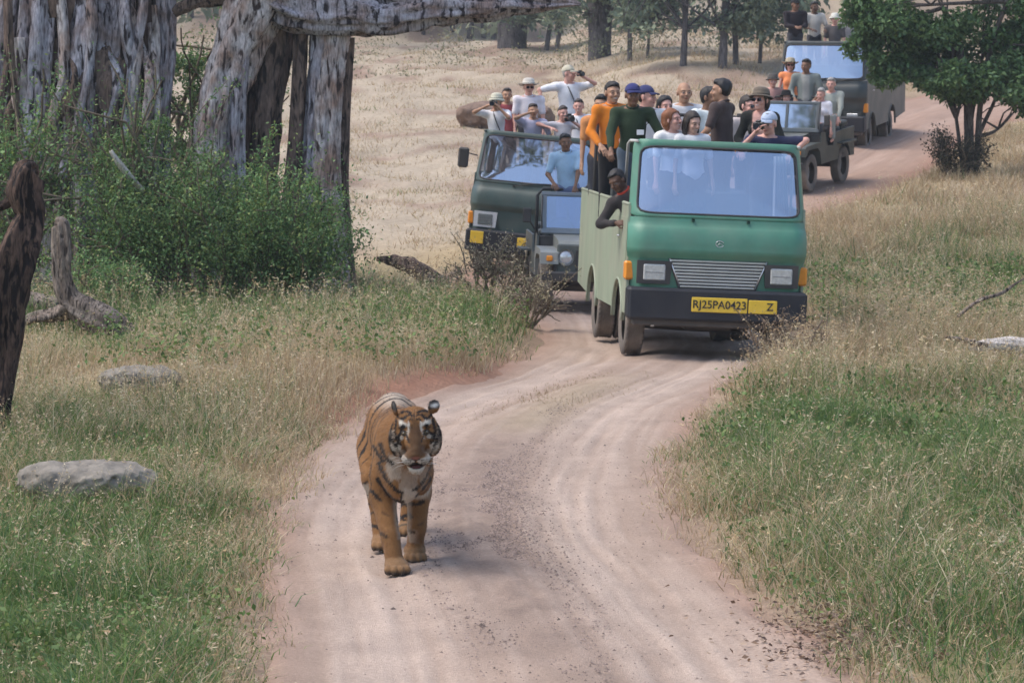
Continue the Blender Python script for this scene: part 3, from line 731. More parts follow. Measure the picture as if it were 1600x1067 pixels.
def build_deadwood():
    Bs = bark('bark_snag', (.12, .075, .055), (.06, .038, .03), (.014, .010, .009), sc=5, lo=.46)
    Gs = bark('bark_dead', (.27, .22, .18), (.17, .13, .105), (.04, .03, .025), sc=6, lo=.40)
    Ws = bark('bark_bleached', (.60, .55, .50), (.46, .40, .35), (.15, .12, .1), sc=5, lo=.30)
    # leaning snag
    q = px(-14, 690, 24.5); gz = Hs(q[0], q[1]); e = empty('dead_snag', (q[0], q[1], gz)); o = (q[0], q[1], gz)
    tag(e, 'dark reddish leaning snag with a broken crooked top at the edge of the grass', 'dead tree')
    px_column(e, 'trunk', [(60, 262, .05, 7), (46, 268, .02, 23), (36, 300, 0, 26), (44, 338, 0, 20), (26, 395, -.05, 29), (10, 465, -.05, 29), (4, 550, 0, 22), (-8, 630, 0, 22), (-14, 700, .0, 26)], 24.5, Bs, 1.7, 90, 40, .24, o)
    px_column(e, 'broken_limb', [(34, 300, .1, 6), (10, 318, .12, 8), (-20, 330, .15, 6)], 24.5, Bs, 3.2, 20, 14, .2, o)
    # curved stump
    q = px(150, 515, 34.5); gz = Hs(q[0], q[1]); e = empty('curved_stump', (q[0], q[1], gz)); o = (q[0], q[1], gz)
    tag(e, 'grey brown broken stump that curves up from the grass below the shrub', 'stump')
    px_column(e, 'trunk', [(86, 348, 0, 6), (95, 352, 0, 15), (97, 395, 0, 16), (98, 432, 0, 15), (108, 466, 0, 17), (134, 488, -.05, 21), (165, 502, -.1, 22), (192, 515, -.1, 15), (205, 530, -.1, 8)], 34.5, Gs, 4.4, 70, 34, .22, o)
    px_column(e, 'root', [(110, 480, 0, 14), (85, 492, .05, 11), (50, 497, .1, 8), (28, 510, .1, 6)], 34.5, Gs, 5.4, 30, 18, .25, o)
    def log(name, label, pts, d0, m, ph, amp=.2, na=22):
        q = px(pts[len(pts) // 2][0], pts[len(pts) // 2][1], d0); gz = Hs(q[0], q[1])
        o = px_column(None, name, pts, d0, m, ph, 50, na, amp, (q[0], q[1], gz)); o.location = (q[0], q[1], gz)
        return tag(o, label, 'log')
    log('fallen_log', 'short dark log lying in the grass left of the curved stump', [(-10, 462, .3, 9), (30, 464, .2, 12), (60, 472, .1, 13), (90, 478, .0, 10)], 35.6, Gs, 6.6)
    log('dead_branch', 'small dark twig sticking out of the straw grass', [(160, 588, 0, 2), (185, 570, 0, 4), (212, 555, 0, 3), (232, 540, .0, 1.5)], 30.6, Bs, 7.5, na=10)
    d = ground_at(1560, 568)[1]
    log('dead_branch', 'pale broken stick poking out of the wide shrub', [(174, 236, .2, 3), (186, 254, .25, 5), (202, 274, .35, 5), (224, 298, .6, 4)], 40.6, Ws, 12.6, na=12)
    log('bleached_log', 'bleached pale log lying in dry grass on the right bank', [(1515, 541, 0, 5), (1540, 540, 0, 9), (1580, 540, .1, 12), (1630, 546, .2, 13), (1690, 556, .3, 13)], d, Ws, 8.8)
    e = log('dead_branch', 'dark forked twig at the end of the bleached log', [(1478, 526, 0, 2), (1502, 530, 0, 4), (1528, 536, 0, 5), (1545, 540, 0, 4)], d - .05, Gs, 9.9, na=10)
    log('dead_branch', 'long grey branch leaning through the tall grass above the bleached log', [(1498, 494, 0, 2.5), (1530, 470, .1, 3.2), (1565, 458, .2, 3), (1592, 440, .3, 1.5), (1610, 430, .3, 1)], d + 2.6, Gs, 10.9, na=10)
    log('dead_branch', 'dark broken wood in the weeds behind the straw grass, near the dark truck', [(588, 404, 0, 3), (612, 408, 0, 8), (640, 417, -.1, 12), (668, 432, -.1, 12), (700, 452, -.1, 9)], 47.6, bark('bark_brown', (), (), ()), 11.7, .3)
def rock(name, label, u, v, wm, dm, hm, seed, c=(.24, .215, .18), sink=.35, mn='rock_stone'):
    g = ground_at(u, v); rnd = np.random.default_rng(seed)
    V_ = Vol((-wm, -dm, -hm), (wm, dm, hm * 1.6), max(wm, dm) / 42)
    V_.ell((0, 0, 0), (wm * .5, dm * .5, hm * .62), k=.02)
    for i in range(4): V_.ell((rnd.uniform(-.3, .3) * wm, rnd.uniform(-.25, .25) * dm, rnd.uniform(-.1, .2) * hm), (wm * .28, dm * .3, hm * .5), k=.06)
    V_.disp(lambda X, Y, Z: (fbm(X * 7 / wm, Y * 7 / wm, Z * 7 / wm, seed, 4) - .5) * .45 * hm + (fbm(X * 26 / wm, Y * 26 / wm, Z * 40 / wm, seed + 3, 3) - .5) * .22 * hm + np.maximum(0, Z - hm * .26) * 1.2)
    v_, q_ = V_.mesh()
    me = np_mesh(name, v_, q_, True)
    o = link(name, me, mat(mn, c, .95, .4, 7, 1.0, 16, spec=.1)); o.location = (g[0], g[1], g[2] + hm * (.5 - sink))
    return tag(o, label, 'rock')
def build_rocks():
    rock('flat_rock', 'flat grey boulder half sunk in the green grass', 140, 785, .90, .7, .34, 3, sink=.12)
    rock('flat_rock', 'low grey rock at the border of the straw grass', 212, 618, .70, .6, .28, 5, sink=.0)
    rock('flat_rock', 'brown earthy boulder on the slope behind the person in the white bucket hat', 790, 196, 2.6, 1.6, 1.0, 6, c=(.22, .155, .12), sink=.30, mn='earth_rock')
    rnd = np.random.default_rng(12)
    # loose gravel on the stony middle of the track
    V, F, C, b = [], [], [], 0
    ico = np.array([(0, 0, 1), (.9, 0, .1), (.2, .85, .15), (-.75, .5, .0), (-.7, -.55, .1), (.25, -.9, .0), (0, 0, -.7)]); tri = np.array([(0, 1, 2), (0, 2, 3), (0, 3, 4), (0, 4, 5), (0, 5, 1), (6, 2, 1), (6, 3, 2), (6, 4, 3), (6, 5, 4), (6, 1, 5)])
    for i in range(15000):
        y = min(max(rnd.normal(20.5, 3.3), 13.5), 30); l, r = road_lr(y); cx = .5 * (l + r)
        x = cx + (rnd.normal(.02, .21) if rnd.uniform() < .93 else rnd.uniform(-1.3, 1.3))
        s = rnd.uniform(.004, .011) * (1 if rnd.uniform() < .98 else 1.8)
        a = rnd.uniform(0, 6.3); ca, sa = math.cos(a), math.sin(a)
        p = ico * s * rnd.uniform(.7, 1.2, 3); p = np.stack([p[:, 0] * ca - p[:, 1] * sa, p[:, 0] * sa + p[:, 1] * ca, p[:, 2] * .8], -1)
        V.append(p + (x, y, 0)); F.append(tri[:5] + b); b += 7; C.append(np.repeat([np.array([.22, .165, .14]) * rnd.uniform(.5, 1.6)], 7, 0))
    V = np.concatenate(V); V[:, 2] += H(V[:, 0], V[:, 1]) + .02
    tag(link('gravel', np_mesh('gravel', V, np.concatenate(F), False, np.concatenate(C)), mat('gravel_stone', None, .9, .15, 20, attr='Col', spec=.2)), 'dark gravel scattered along the middle of the track', 'gravel', kind='stuff')
    # dead leaves on the right verge
    n = 2600; u = rnd.normal(1370, 95, n); v = rnd.normal(1000, 30, n)
    d = 12521 / (v - HZ); x = (u - 800) / FPX * d
    C = np.stack([x, d, H(x, d) + .015 + rnd.uniform(0, .025, n)], -1)
    c = np.array([[.20, .13, .09], [.30, .20, .13], [.40, .30, .22], [.13, .085, .065]])[rnd.integers(0, 4, n)] * rnd.uniform(.7, 1.2, (n, 1))
    dn = rnd.normal(0, 1, (n, 3)); dn[:, 2] *= .2
    tag(link('leaf_litter', leaf_mesh('leaf_litter', [leaf_arrays(C, rnd.uniform(.02, .05, n), c, dirn=dn * 2)]), LEAF_MAT()), 'brown fallen leaves and broken stalks on the verge below the green grass', 'leaf litter', kind='stuff')
def simple_tree(name, label, x, y, stems, crown, nl, lsz, cols, seed, woodm, group=None, leafc=None, sink=.15):
    "stems: list of ([points rel base], r0, r1); crown: list of (cx,cy,cz,rx,ry,rz,weight) rel base"
    rnd = np.random.default_rng(seed); z = Hs(x, y) - .05
    e = empty(name, (x, y, z)); tag(e, label, 'tree', group)
    for (pts, r0, r1) in stems:
        P = smooth_path(pts, 20); V, F = tube_arrays(P, np.linspace(r0, r1, 20), 12, fluted(rnd.uniform(0, 9), amp=.14, L=3))
        link('trunk', np_mesh('trunk', V, F, True), woodm, e)
    br, C = [], []
    W = np.array([c[6] for c in crown], float); W /= W.sum()
    for c in crown:
        s = stems[rnd.integers(0, len(stems))][0]; a = np.array(s[min(len(s) - 1, rnd.integers(1, len(s)))], float); b = np.array(c[:3])
        mid = (a + b) / 2 + rnd.normal(0, .2, 3)
        br.append((smooth_path([a, mid, b], 8), np.linspace(.05, .012, 8)))
        for _ in range(3): br.append((smooth_path([mid, (mid + b) / 2 + rnd.normal(0, .25, 3), b + rnd.normal(0, .4, 3) * np.array(c[3:6])], 6), np.linspace(.025, .006, 6)))
        n = int(nl * c[6] / sum(q[6] for q in crown))
        sub = rnd.normal(0, 1, (14, 3)); sub /= np.linalg.norm(sub, axis=1)[:, None]; sub = sub * rnd.uniform(.3, 1.0, (14, 1)) * np.array(c[3:6]) + b
        d = rnd.normal(0, 1, (n, 3)); d /= np.linalg.norm(d, axis=1)[:, None]
        C.append(sub[rnd.integers(0, 14, n)] + d * rnd.uniform(.2, 1, (n, 1)) ** .6 * np.array(c[3:6]) * .42)
    link('branches', tubes_mesh('branches', br, 5), woodm, e)
    C = np.concatenate(C); col = np.asarray(cols)[rnd.integers(0, len(cols), len(C))] * rnd.uniform(.7, 1.35, (len(C), 1))
    tag(link('crown', leaf_mesh('crown', [leaf_arrays(C, rnd.uniform(.6, 1.3, len(C)) * lsz, col, asp=.55)]), LEAF_MAT(), e), kind='stuff')
    return e
def build_trees():
    BT = bark('bark_tree', (.15, .125, .11), (.09, .075, .07), (.03, .025, .022), sc=4)
    BF = bark('bark_far', (.13, .12, .12), (.08, .072, .075), (.03, .026, .03), sc=2)
    # leafy tree on the right
    g = ground_at(1512, 276); d = g[1]; m = d / FPX
    def rel(u, v, dd=0): q = px(u, v, d + dd); return (q[0] - g[0], q[1] - g[1], q[2] - g[2])
    st = [([(0, 0, -.2), rel(1512, 210), rel(1508, 140), rel(1495, 70), rel(1470, 10)], .115, .06),
          ([(.18, .1, -.2), rel(1526, 210), rel(1532, 140), rel(1548, 60), rel(1570, 0)], .065, .04),
          ([(-.08, -.1, -.1), rel(1500, 235), rel(1492, 180), rel(1484, 130), rel(1462, 80)], .045, .025)]
    cr = []
    for (u, v, ru, rv, wt, dd) in [(1460, 55, 85, 55, 3, 0), (1560, 50, 80, 55, 3, .3), (1400, 35, 70, 50, 2.4, -.4), (1350, 15, 46, 36, 1.3, -.6), (1400, 100, 50, 34, 1.5, -.4), (1470, 120, 60, 34, 1.8, -.7), (1560, 122, 70, 36, 2, -.5), (1620, 90, 60, 60, 1.6, .2), (1440, -50, 110, 60, 2, .2), (1570, -70, 110, 70, 2, .3), (1345, 60, 30, 30, .7, -.5), (1510, 145, 40, 22, .9, -.2), (1600, 150, 50, 24, 1, .1)]:
        q = rel(u, v, dd); cr.append((*q, ru * m, ru * m * .9, rv * m, wt))
    tc_ = np.array([[.075, .14, .05], [.10, .17, .06], [.06, .115, .045], [.13, .20, .075], [.085, .15, .07]])
    simple_tree('leafy_tree', 'bushy green tree with thin dark stems beside the far truck', g[0], g[1], st, cr, 40000, .12, tc_ * 1.25, 31, BT)
    shrub('dark_shrub', 'small dark dry shrub at the foot of the leafy tree', 'shrub', *ground_at(1490, 278)[:2], .75, .6, 1.0, 3800, .06, [[.05, .05, .035], [.09, .08, .05], [.04, .045, .03]], 8, 5)
    # woodland edge on the slope
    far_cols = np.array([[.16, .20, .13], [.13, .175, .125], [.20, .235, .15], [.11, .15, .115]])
    specs = [(662, 52, 4, 0), (708, 56, 5, -2), (735, 62, 7, 1), (757, 60, 5, -3), (770, 62, 5, 4), (800, 74, 26, 0), (852, 80, 5, 8), (868, 82, 5, 7), (936, 92, 20, -2), (983, 96, 5, 0), (1010, 92, 3, 4), (1066, 104, 7, 3), (1128, 108, 9, 2), (1148, 102, 6, -1), (1185, 100, 4, 3), (620, 46, 4, 2), (300, 30, 7, 1), (570, 40, 4, -2)]
    labs = ['thin woodland trunk behind the middle of the long level bough', 'thin woodland trunk left of the close pair under the bough', 'thicker woodland trunk of the close group under the bough', 'leaning woodland trunk touching the thicker one under the bough', 'slim woodland trunk hard against the broad fluted trunk', 'broad dark fluted woodland trunk framed below the level bough',
            'left one of two thin leaning woodland trunks by the bough tip', 'right one of two thin leaning woodland trunks by the bough tip', 'stout dark forked woodland trunk above the tall person in white', 'slim upright woodland trunk just right of the stout forked one', 'thin sapling between the slim trunk and the pale slanting one', 'pale slanting woodland trunk above the person in the brown shirt',
            'stocky dark woodland trunk left of the far truck', 'slim dark woodland trunk beside the stocky one near the far truck', 'thin leaning woodland trunk touching the far truck', 'thin woodland trunk behind the root end of the level bough', 'distant tree of the slope seen between the two fig trunks', 'small distant trunk just right of the fig tree']
    for i, (u, v, hw, lean) in enumerate(specs):
        g = ground_at(u, v); d = g[1]; m = d / FPX; r = hw * m * .72; rnd = np.random.default_rng(100 + i)
        s = .8 + .25 * rnd.uniform()
        lx = lean * m * 2
        st = [([(0, 0, -.2), (lx * .5, 0, 1.2), (lx, .1, 2.6), (lx * 1.5, 0, 4.5)], r * 1.15, r * .5)]
        if hw > 15: st += [([(r * .5, 0, -.2), (r * .7, 0, 1.0), (r * 1.3, .2, 2.6), (r * 3, 0, 4.5)], r * .75, r * .35), ([(-r * .5, .1, -.2), (-r * .6, 0, 1.0), (-r * 1.0, .2, 2.6), (-r * 3, 0, 4.5)], r * .75, r * .35)]
        low = .75 if u > 840 else 1.9
        cr = [(lx + rnd.uniform(-2.2, 2.2), rnd.uniform(-1.2, 1.2), low + .6 + rnd.uniform(0, 3.2), rnd.uniform(.7, 1.5), rnd.uniform(.7, 1.3), rnd.uniform(.4, .8), 1) for _ in range(11)]
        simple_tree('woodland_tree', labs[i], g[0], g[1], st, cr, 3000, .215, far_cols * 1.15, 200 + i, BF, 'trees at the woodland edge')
    rnd = np.random.default_rng(19); n = 14000; nc = 150
    k = np.stack([rnd.uniform(-14, 24, nc), rnd.uniform(98, 124, nc), rnd.uniform(.1, .9, nc)], -1); k[:, 2] += H(k[:, 0], k[:, 1]); w_ = rnd.integers(0, nc, n); d = rnd.normal(0, 1, (n, 3)); d /= np.linalg.norm(d, axis=1)[:, None]
    C = k[w_] + d * rnd.uniform(.2, 1, (n, 1)) * np.array([1.1, .8, .6]); C[:, 2] = np.maximum(C[:, 2], H(C[:, 0], C[:, 1]))
    cc = (np.array([[.20, .20, .11], [.28, .24, .15], [.14, .165, .09]])[rnd.integers(0, 3, nc)])[w_] * rnd.uniform(.7, 1.3, (n, 1))
    tag(link('undergrowth', leaf_mesh('undergrowth', [leaf_arrays(C, rnd.uniform(.06, .16, n), cc, asp=.4)]), LEAF_MAT()), 'dry olive brush between the trunks of the woodland edge', 'undergrowth', kind='stuff')
    # the wood behind, too far to tell trees apart
    rnd = np.random.default_rng(9); n = 34000; nc = 330
    k = np.stack([rnd.uniform(-44, 50, nc), rnd.uniform(121, 175, nc), rnd.uniform(1.0, 8.5, nc)], -1); k[:, 2] += H(k[:, 0], k[:, 1])
    w_ = rnd.integers(0, nc, n); d = rnd.normal(0, 1, (n, 3)); d /= np.linalg.norm(d, axis=1)[:, None]
    C = k[w_] + d * rnd.uniform(.3, 1, (n, 1)) * np.array([2.2, 1.8, 1.5])
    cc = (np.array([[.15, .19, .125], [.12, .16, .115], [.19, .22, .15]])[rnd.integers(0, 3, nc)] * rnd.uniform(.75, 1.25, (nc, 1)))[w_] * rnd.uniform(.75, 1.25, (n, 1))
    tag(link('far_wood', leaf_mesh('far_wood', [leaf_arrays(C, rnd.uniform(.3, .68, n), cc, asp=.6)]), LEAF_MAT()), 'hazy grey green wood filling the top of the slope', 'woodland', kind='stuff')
def build_shrubs():
    D = [('leafy_shrub', 'wide dark green shrub growing in front of the fig trunks', 335, 452, 41.3, 2.1, .9, 2.1, 40000, .055, 22, 1, 34),
         ('leafy_shrub', 'upright sunlit shrub shoots climbing against the main fig trunk', 225, 440, 42.2, .5, .5, 3.5, 7000, .055, 9, 2, 12),
         ('leafy_shrub', 'bright green shrub at the left foot of the fig tree', 15, 440, 41.6, .85, .6, 3.1, 8000, .065, 9, 3, 10),
         ('leafy_shrub', 'green shrub seen through the gap between the two fig trunks', 294, 380, 47.5, .42, .6, 4.6, 7500, .08, 7, 4, 16),
         ('leafy_shrub', 'low green shrub at the foot of the right fig trunk', 450, 470, 41.0, 1.1, .6, 1.35, 10000, .055, 10, 5, 10),
         ('leafy_shrub', 'small leafy shrub between the snag and the curved stump', 140, 470, 38.5, .8, .5, .85, 4000, .045, 8, 6, 8)]
    for (nm, lb, u, v, d, rx, ry, h, nl, ls, st, sd_, lm) in D:
        x = (u - 800) / FPX * d; shrub(nm, lb, 'shrub', x, d, rx, ry, h, nl, ls, SHRUB * 1.9, st, sd_, lumps=lm)
    # dry bramble by the truck's bumper
    x, y, _ = ground_at(1228, 575); e = shrub('dry_bramble', 'dark dry bramble by the right front wheel of the bright green truck', 'shrub', x, y - .3, .55, .4, .62, 500, .03, [[.20, .14, .09], [.30, .22, .14], [.10, .07, .05]], 16, 8, woodc='dry_twig')
    x, y, _ = ground_at(860, 520); shrub('dry_bramble', 'grey brown dry bush beside the wheel of the small jeep', 'shrub', x - .35, y + .3, .55, .5, .75, 1100, .035, [[.30, .26, .18], [.20, .19, .11], [.38, .32, .22]], 18, 9, woodc='dry_twig')
    x = (770 - 800) / FPX * 45.5; shrub('dry_bramble', 'twiggy dry bush hiding the bumper of the dark truck', 'shrub', x, 45.5, 1.0, .5, .95, 2200, .04, [[.30, .27, .18], [.20, .20, .11], [.36, .31, .22]], 22, 10, woodc='dry_twig')
    # leafy weeds
    WC = np.array([[.11, .19, .05], [.14, .22, .065], [.09, .15, .045], [.20, .25, .08]])
    rnd = np.random.default_rng(77)
    V = []
    def weeds(n, u0, u1, v0, v1, h, ls, per):
        parts = []
        for _ in range(n):
            g = ground_at(rnd.uniform(u0, u1), rnd.uniform(v0, v1)); hh = rnd.uniform(.5, 1.0) * h; k = rnd.integers(per // 2, per)
            if road_out(np.array([g[0]]), np.array([g[1]]))[0] < .25: continue
            t = rnd.uniform(.25, 1, k); C = np.stack([g[0] + rnd.normal(0, .08, k) * (1 + t), g[1] + rnd.normal(0, .08, k), g[2] + hh * t], -1)
            parts.append(leaf_arrays(C, rnd.uniform(.6, 1.3, k) * ls, WC[rnd.integers(0, 4, k)] * rnd.uniform(.75, 1.25, (k, 1)), asp=.62))
        return parts
    def wobj(lb, parts): tag(link('leafy_weeds', leaf_mesh('leafy_weeds', parts), LEAF_MAT()), lb, 'weeds', kind='stuff')
    wobj('bright leafy weeds standing in the pale grass of the right bank', weeds(120, 1090, 1640, 600, 740, .42, .05, 26))
    wobj('low leafy weeds mixed into the green grass near the flat boulder', weeds(300, -40, 400, 620, 1100, .22, .038, 22))
    wobj('leafy weeds below the curved stump and the shrubs', weeds(300, 150, 850, 460, 590, .5, .055, 30))
    wobj('low broad leaves in the thick grass of the right bend', weeds(200, 1080, 1640, 740, 1000, .22, .04, 22))
    wobj('green weeds in the tall grass behind the fallen log', weeds(220, 1270, 1640, 440, 540, .5, .07, 30))
# ================================================================ vehicles (local frame: front faces -Y, X to the viewer's right, origin on the ground under the front)
def M_paint(name, c, dust=.35, rough=.38): return mat(name, c, rough, .20, 2.6, .10, 5, spec=.45, dust=dust)
def M_black(): return mat('black_rubber', (.025, .025, .027), .55, .2, 8, dust=.12)
def M_tyre(): return mat('tyre_rubber', (.05, .046, .043), .9, .2, 9, .3, 40, dust=.75)
def M_chrome(): return mat('chrome', (.72, .73, .75), .28, .08, 9, metal=.85, dust=.15)
def M_lens(): return mat('lamp_glass', (.62, .64, .66), .12, .25, 30, metal=.35)
def M_amber(): return mat('amber_lens', (.85, .30, .03), .25, .12, 25)
def M_dark(): return mat('dark_metal', (.03, .03, .032), .6, .2, 6, dust=.3)
def M_seat(): return mat('seat_vinyl', (.07, .075, .07), .55, .15, 10, .1)
def text_mesh(txt, size, bold=.012):
    cu = bpy.data.curves.new('t', 'FONT'); cu.body = txt; cu.size = size; cu.extrude = .0015; cu.offset = bold * size; cu.align_x = 'CENTER'; cu.align_y = 'CENTER'
    o = bpy.data.objects.new('t', cu); COL.objects.link(o); dg = bpy.context.evaluated_depsgraph_get()
    me = bpy.data.meshes.new_from_object(o.evaluated_get(dg)); bpy.data.objects.remove(o); bpy.data.curves.remove(cu)
    for v in me.vertices: v.co = Vector((v.co.x, -v.co.z, v.co.y))
    me.materials.clear(); return me
def plate(parent, x, y, z, wd, ht, txt, xo=0.0, size=None, sc=1.0):
    b = MB().box(-wd / 2, wd / 2, 0, .012, -ht / 2, ht / 2, .008).build('number_plate', mat('plate_yellow', (.85, .56, .04), .45, .1, 14, dust=.1), parent); b.location = (x, y, z)
    if txt:
        t = link('lettering', text_mesh(txt, size or ht * .95), mat('plate_ink', (.015, .015, .018), .5), b); t.location = (xo, -.004, 0); t.scale = (sc, 1, 1)
    return b
_WH = {}
def wheel(parent, x, y, r=.38, wd=.21, dual=False, side=1, steer=0.0):
    if (r, wd) not in _WH:
        h = wd / 2; V, F = [], []
        prof = [(r * .58, -h * .8), (r * .74, -h), (r * .9, -h), (r * .965, -h * .92), (r, -h * .72)] + [(r - (.012 if i % 2 else 0), -h * .72 + 1.44 * h * (i + .5) / 9) for i in range(9)] + [(r, h * .72), (r * .965, h * .92), (r * .9, h), (r * .74, h), (r * .58, h * .8)]
        ty = MB().lathe(prof, 40)
        for i in range(40):                                  # shoulder lugs
            a = 2 * math.pi * i / 40
            for s in (-1, 1):
                ty.box(-.012, .012, -.02, .008, -h * .14, h * .14, 0, Matrix.Rotation(a, 4, 'Z') @ Matrix.Translation((0, r * .985, s * h * .76)))
        rm = MB().lathe([(r * .58, -h * .78), (r * .53, -h * .7), (r * .50, -h * .2), (r * .30, -h * .1), (r * .24, -h * .5), (r * .1, -h * .55), (0.001, -h * .55)], 24)
        for i in range(6):
            a = 2 * math.pi * i / 6; rm.box(-.012, .012, -.012, .012, -h * .22, -h * .05, 0, Matrix.Rotation(a, 4, 'Z') @ Matrix.Translation((0, r * .39, 0)))
        _WH[(r, wd)] = (ty.mesh('tyre'), rm.mesh('rim'))
    ty, rm = _WH[(r, wd)]
    t = link('wheel', ty, M_tyre(), parent); t.location = (x, y, r); t.rotation_euler = (0, R(90) * side, steer)
    q = link('rim', rm, mat('rim_paint', (.28, .27, .25), .6, .2, 8, dust=.5), t)
    return t
def rrect(a, b, n=72, p=.25):
    th = np.linspace(0, 2 * np.pi, n, endpoint=False); c, s = np.cos(th), np.sin(th)
    # resample evenly
    x, z = a * np.sign(c) * np.abs(c) ** p, b * np.sign(s) * np.abs(s) ** p
    X = np.append(x, x[0]); Z = np.append(z, z[0]); L = np.concatenate([[0], np.cumsum(np.hypot(np.diff(X), np.diff(Z)))])
    t = np.linspace(0, L[-1], n, endpoint=False); return np.interp(t, L, X), np.interp(t, L, Z)
def safari_truck(root, c):
    body, side, glass, trim = c['body'], c['side'], c['glass'], c['trim']
    ZP = [.40, .80, 1.15, 1.19, 1.245, 1.40, 1.50, 1.55, 1.62, 2.55]; YP = [.09, .075, .06, .035, .0, .012, .05, .10, .125, .40]
    HP = [.97, .985, 1.015, 1.02, 1.03, 1.03, 1.025, 1.02, 1.015, .955]
    hw = lambda z: np.interp(z, ZP, HP)
    def S(x, z):
        s = np.abs(x) / hw(z); return np.interp(z, ZP, YP) + .17 * np.maximum(0, (s - .80) / .2) ** 2.3 + .02 * s ** 2
    # lower front panel
    zs = np.array([.80, .9, 1.0, 1.1, 1.15, 1.17, 1.19, 1.215, 1.245, 1.28, 1.33, 1.40, 1.45, 1.50, 1.525, 1.55, 1.585, 1.62]); ts = np.sin(np.linspace(-1, 1, 41) * np.pi / 2)
    X = ts[None, :] * hw(zs)[:, None]; Z = np.repeat(zs[:, None], 41, 1); Y = S(X, Z)
    V = np.stack([X, Y, Z], -1).reshape(-1, 3); i = np.arange(len(zs) - 1)[:, None]; j = np.arange(40)[None, :]
    F = np.stack([i * 41 + j, i * 41 + j + 1, (i + 1) * 41 + j + 1, (i + 1) * 41 + j], -1).reshape(-1, 4)
    fr = link('front_panel', np_mesh('front_panel', V, F, True), body, root)
    # windscreen surround
    zc, zb = 2.045, .375
    ix, iz = rrect(.925, zb, 96, .16); ox, oz = rrect(1.0, .44, 96, .09)
    k = 6; rows = []
    for q in range(k + 1):
        f = q / k; zz = (iz + zc) * (1 - f) + (oz + 2.06) * f; zz = np.clip(zz, 1.62, 2.51)
        xx = (ix * hw(zz) * (1 - f)) + ox * hw(zz) * f
        rows.append(np.stack([xx, S(xx, zz) - .012 * math.sin(math.pi * f), zz], -1))
    rows.append(rows[-1] + np.array([0, .07, -.0]) - np.array([1, 0, 0]) * np.sign(rows[-1][:, :1]) * .01)   # return edge
    rows.insert(0, rows[0] + np.array([0, .05, 0]))
    V = np.concatenate(rows); n = 96; kk = len(rows)
    i = np.arange(kk - 1)[:, None]; j = np.arange(n)[None, :]; j2 = (j + 1) % n
    F = np.stack([i * n + j, i * n + j2, (i + 1) * n + j2, (i + 1) * n + j], -1).reshape(-1, 4)
    link('windscreen_frame', np_mesh('windscreen_frame', V, F, True), body, root)
    rows = []
    for f in (1.0, .8, .55, .3, .08):
        zz = iz * f + zc; xx = ix * f * hw(zz); rows.append(np.stack([xx, S(xx, zz) + .02 - .015 * (1 - f), zz], -1))
    V = np.concatenate(rows); i = np.arange(4)[:, None]
    F = np.stack([i * n + j, i * n + j2, (i + 1) * n + j2, (i + 1) * n + j], -1).reshape(-1, 4)
    link('windscreen', np_mesh('windscreen', V, [F, np.arange(4 * n, 5 * n)[None]], True), glass, root)
    zz = iz + zc; xx = ix * hw(zz); lp = np.stack([xx, S(xx, zz) - .002, zz], -1); lp = np.vstack([lp, lp[:2]])
    MB().tube(lp, .013, 6, False).build('gasket', M_black(), root)
    # grille
    g = MB(); tw, bw, zt, zb_ = .555, .425, 1.165, .845
    g.prism([(-tw - .02, zt + .015), (tw + .02, zt + .015), (bw + .02, zb_ - .012), (-bw - .02, zb_ - .012)], 1, S(0, 1.0) - .012, S(0, 1.0) + .03)
    gr = g.build('grille', M_black() if c.get('grille', True) else body, root)
    if c.get('grille', True):
        for q in range(9):
            z = zb_ + .012 + (zt - zb_ - .03) * q / 8; wq = np.interp(z, [zb_, zt], [bw, tw]) - .006
            yb = S(0, 1.0) - .018
            MB().box(-wq, wq, yb - .012, yb, z - .011, z + .011, .006).build('slat', M_chrome(), gr)
        for s in (-1, 1):
            MB().tube([(s * tw, yb, zt), (s * bw, yb, zb_)], .009, 6).build('grille_edge', M_chrome(), gr)
    # lamps
    for s in (-1, 1):
        y = S(.74, 1.0) - .02
        dz = c.get('lamp_dz', 0); hb = MB(); hb.prism([(s * .545, .875), (s * .525, 1.135), (s * .92, 1.135), (s * .92, .875)], 1, y - .02, y + .04)
        h = hb.build('headlight', trim, root); h.location.z = dz
        MB().box(s * .725 - .125, s * .725 + .125, y - .034, y - .01, .915, 1.095, .02).build('lens', c.get('lensm') or M_lens(), h)
        MB().box(s * .725 - .10, s * .725 + .10, y - .0365, y - .033, 1.0, 1.008, 0).build('lens_rib', mat('lens_rib_grey', (.18, .18, .19), .3), h)  # thin dark grey strip across the lens
        MB().box(s * .985 - .06, s * .985 + .065, S(.985, 1.0) - .045, S(.985, 1.0) + .10, .905, 1.115, .02).build('indicator', M_amber(), root)
    MB().box(-1.02, 1.02, -.07, .26, .47, .835, .03).build('bumper', mat('bumper_black', (.018, .021, .028), .55, .15, 5, dust=.06, spec=.3), root)
    MB().box(-.95, .95, .02, .2, .40, .50, .02).build('valance', M_dark(), root)
    for (x, y, z, wd, ht, tx, xo, sz, sc) in c['plates']: plate(root, x, y, z, wd, ht, tx, xo, sz, sc)
    if c.get('emblem'):
        a = np.linspace(.4, 5.9, 26); MB().tube(np.stack([.045 * np.cos(a), np.full(26, S(0, 1.36) - .003), 1.35 + .035 * np.sin(a)], -1), .004, 5).tube([(-.03, S(0, 1.35) - .003, 1.33), (.0, S(0, 1.35) - .003, 1.36), (.03, S(0, 1.35) - .003, 1.345)], .004, 5).build('emblem', M_chrome(), root)
    for x in (-.30, .33): MB().lathe([(.001, -.03), (.014, -.03), (.018, 0), (.018, .02)], 10, Matrix.Translation((x, S(x, 1.6) - .01, 1.605)) @ Matrix.Rotation(R(90), 4, 'X')).build('wiper_pivot', M_black(), root)
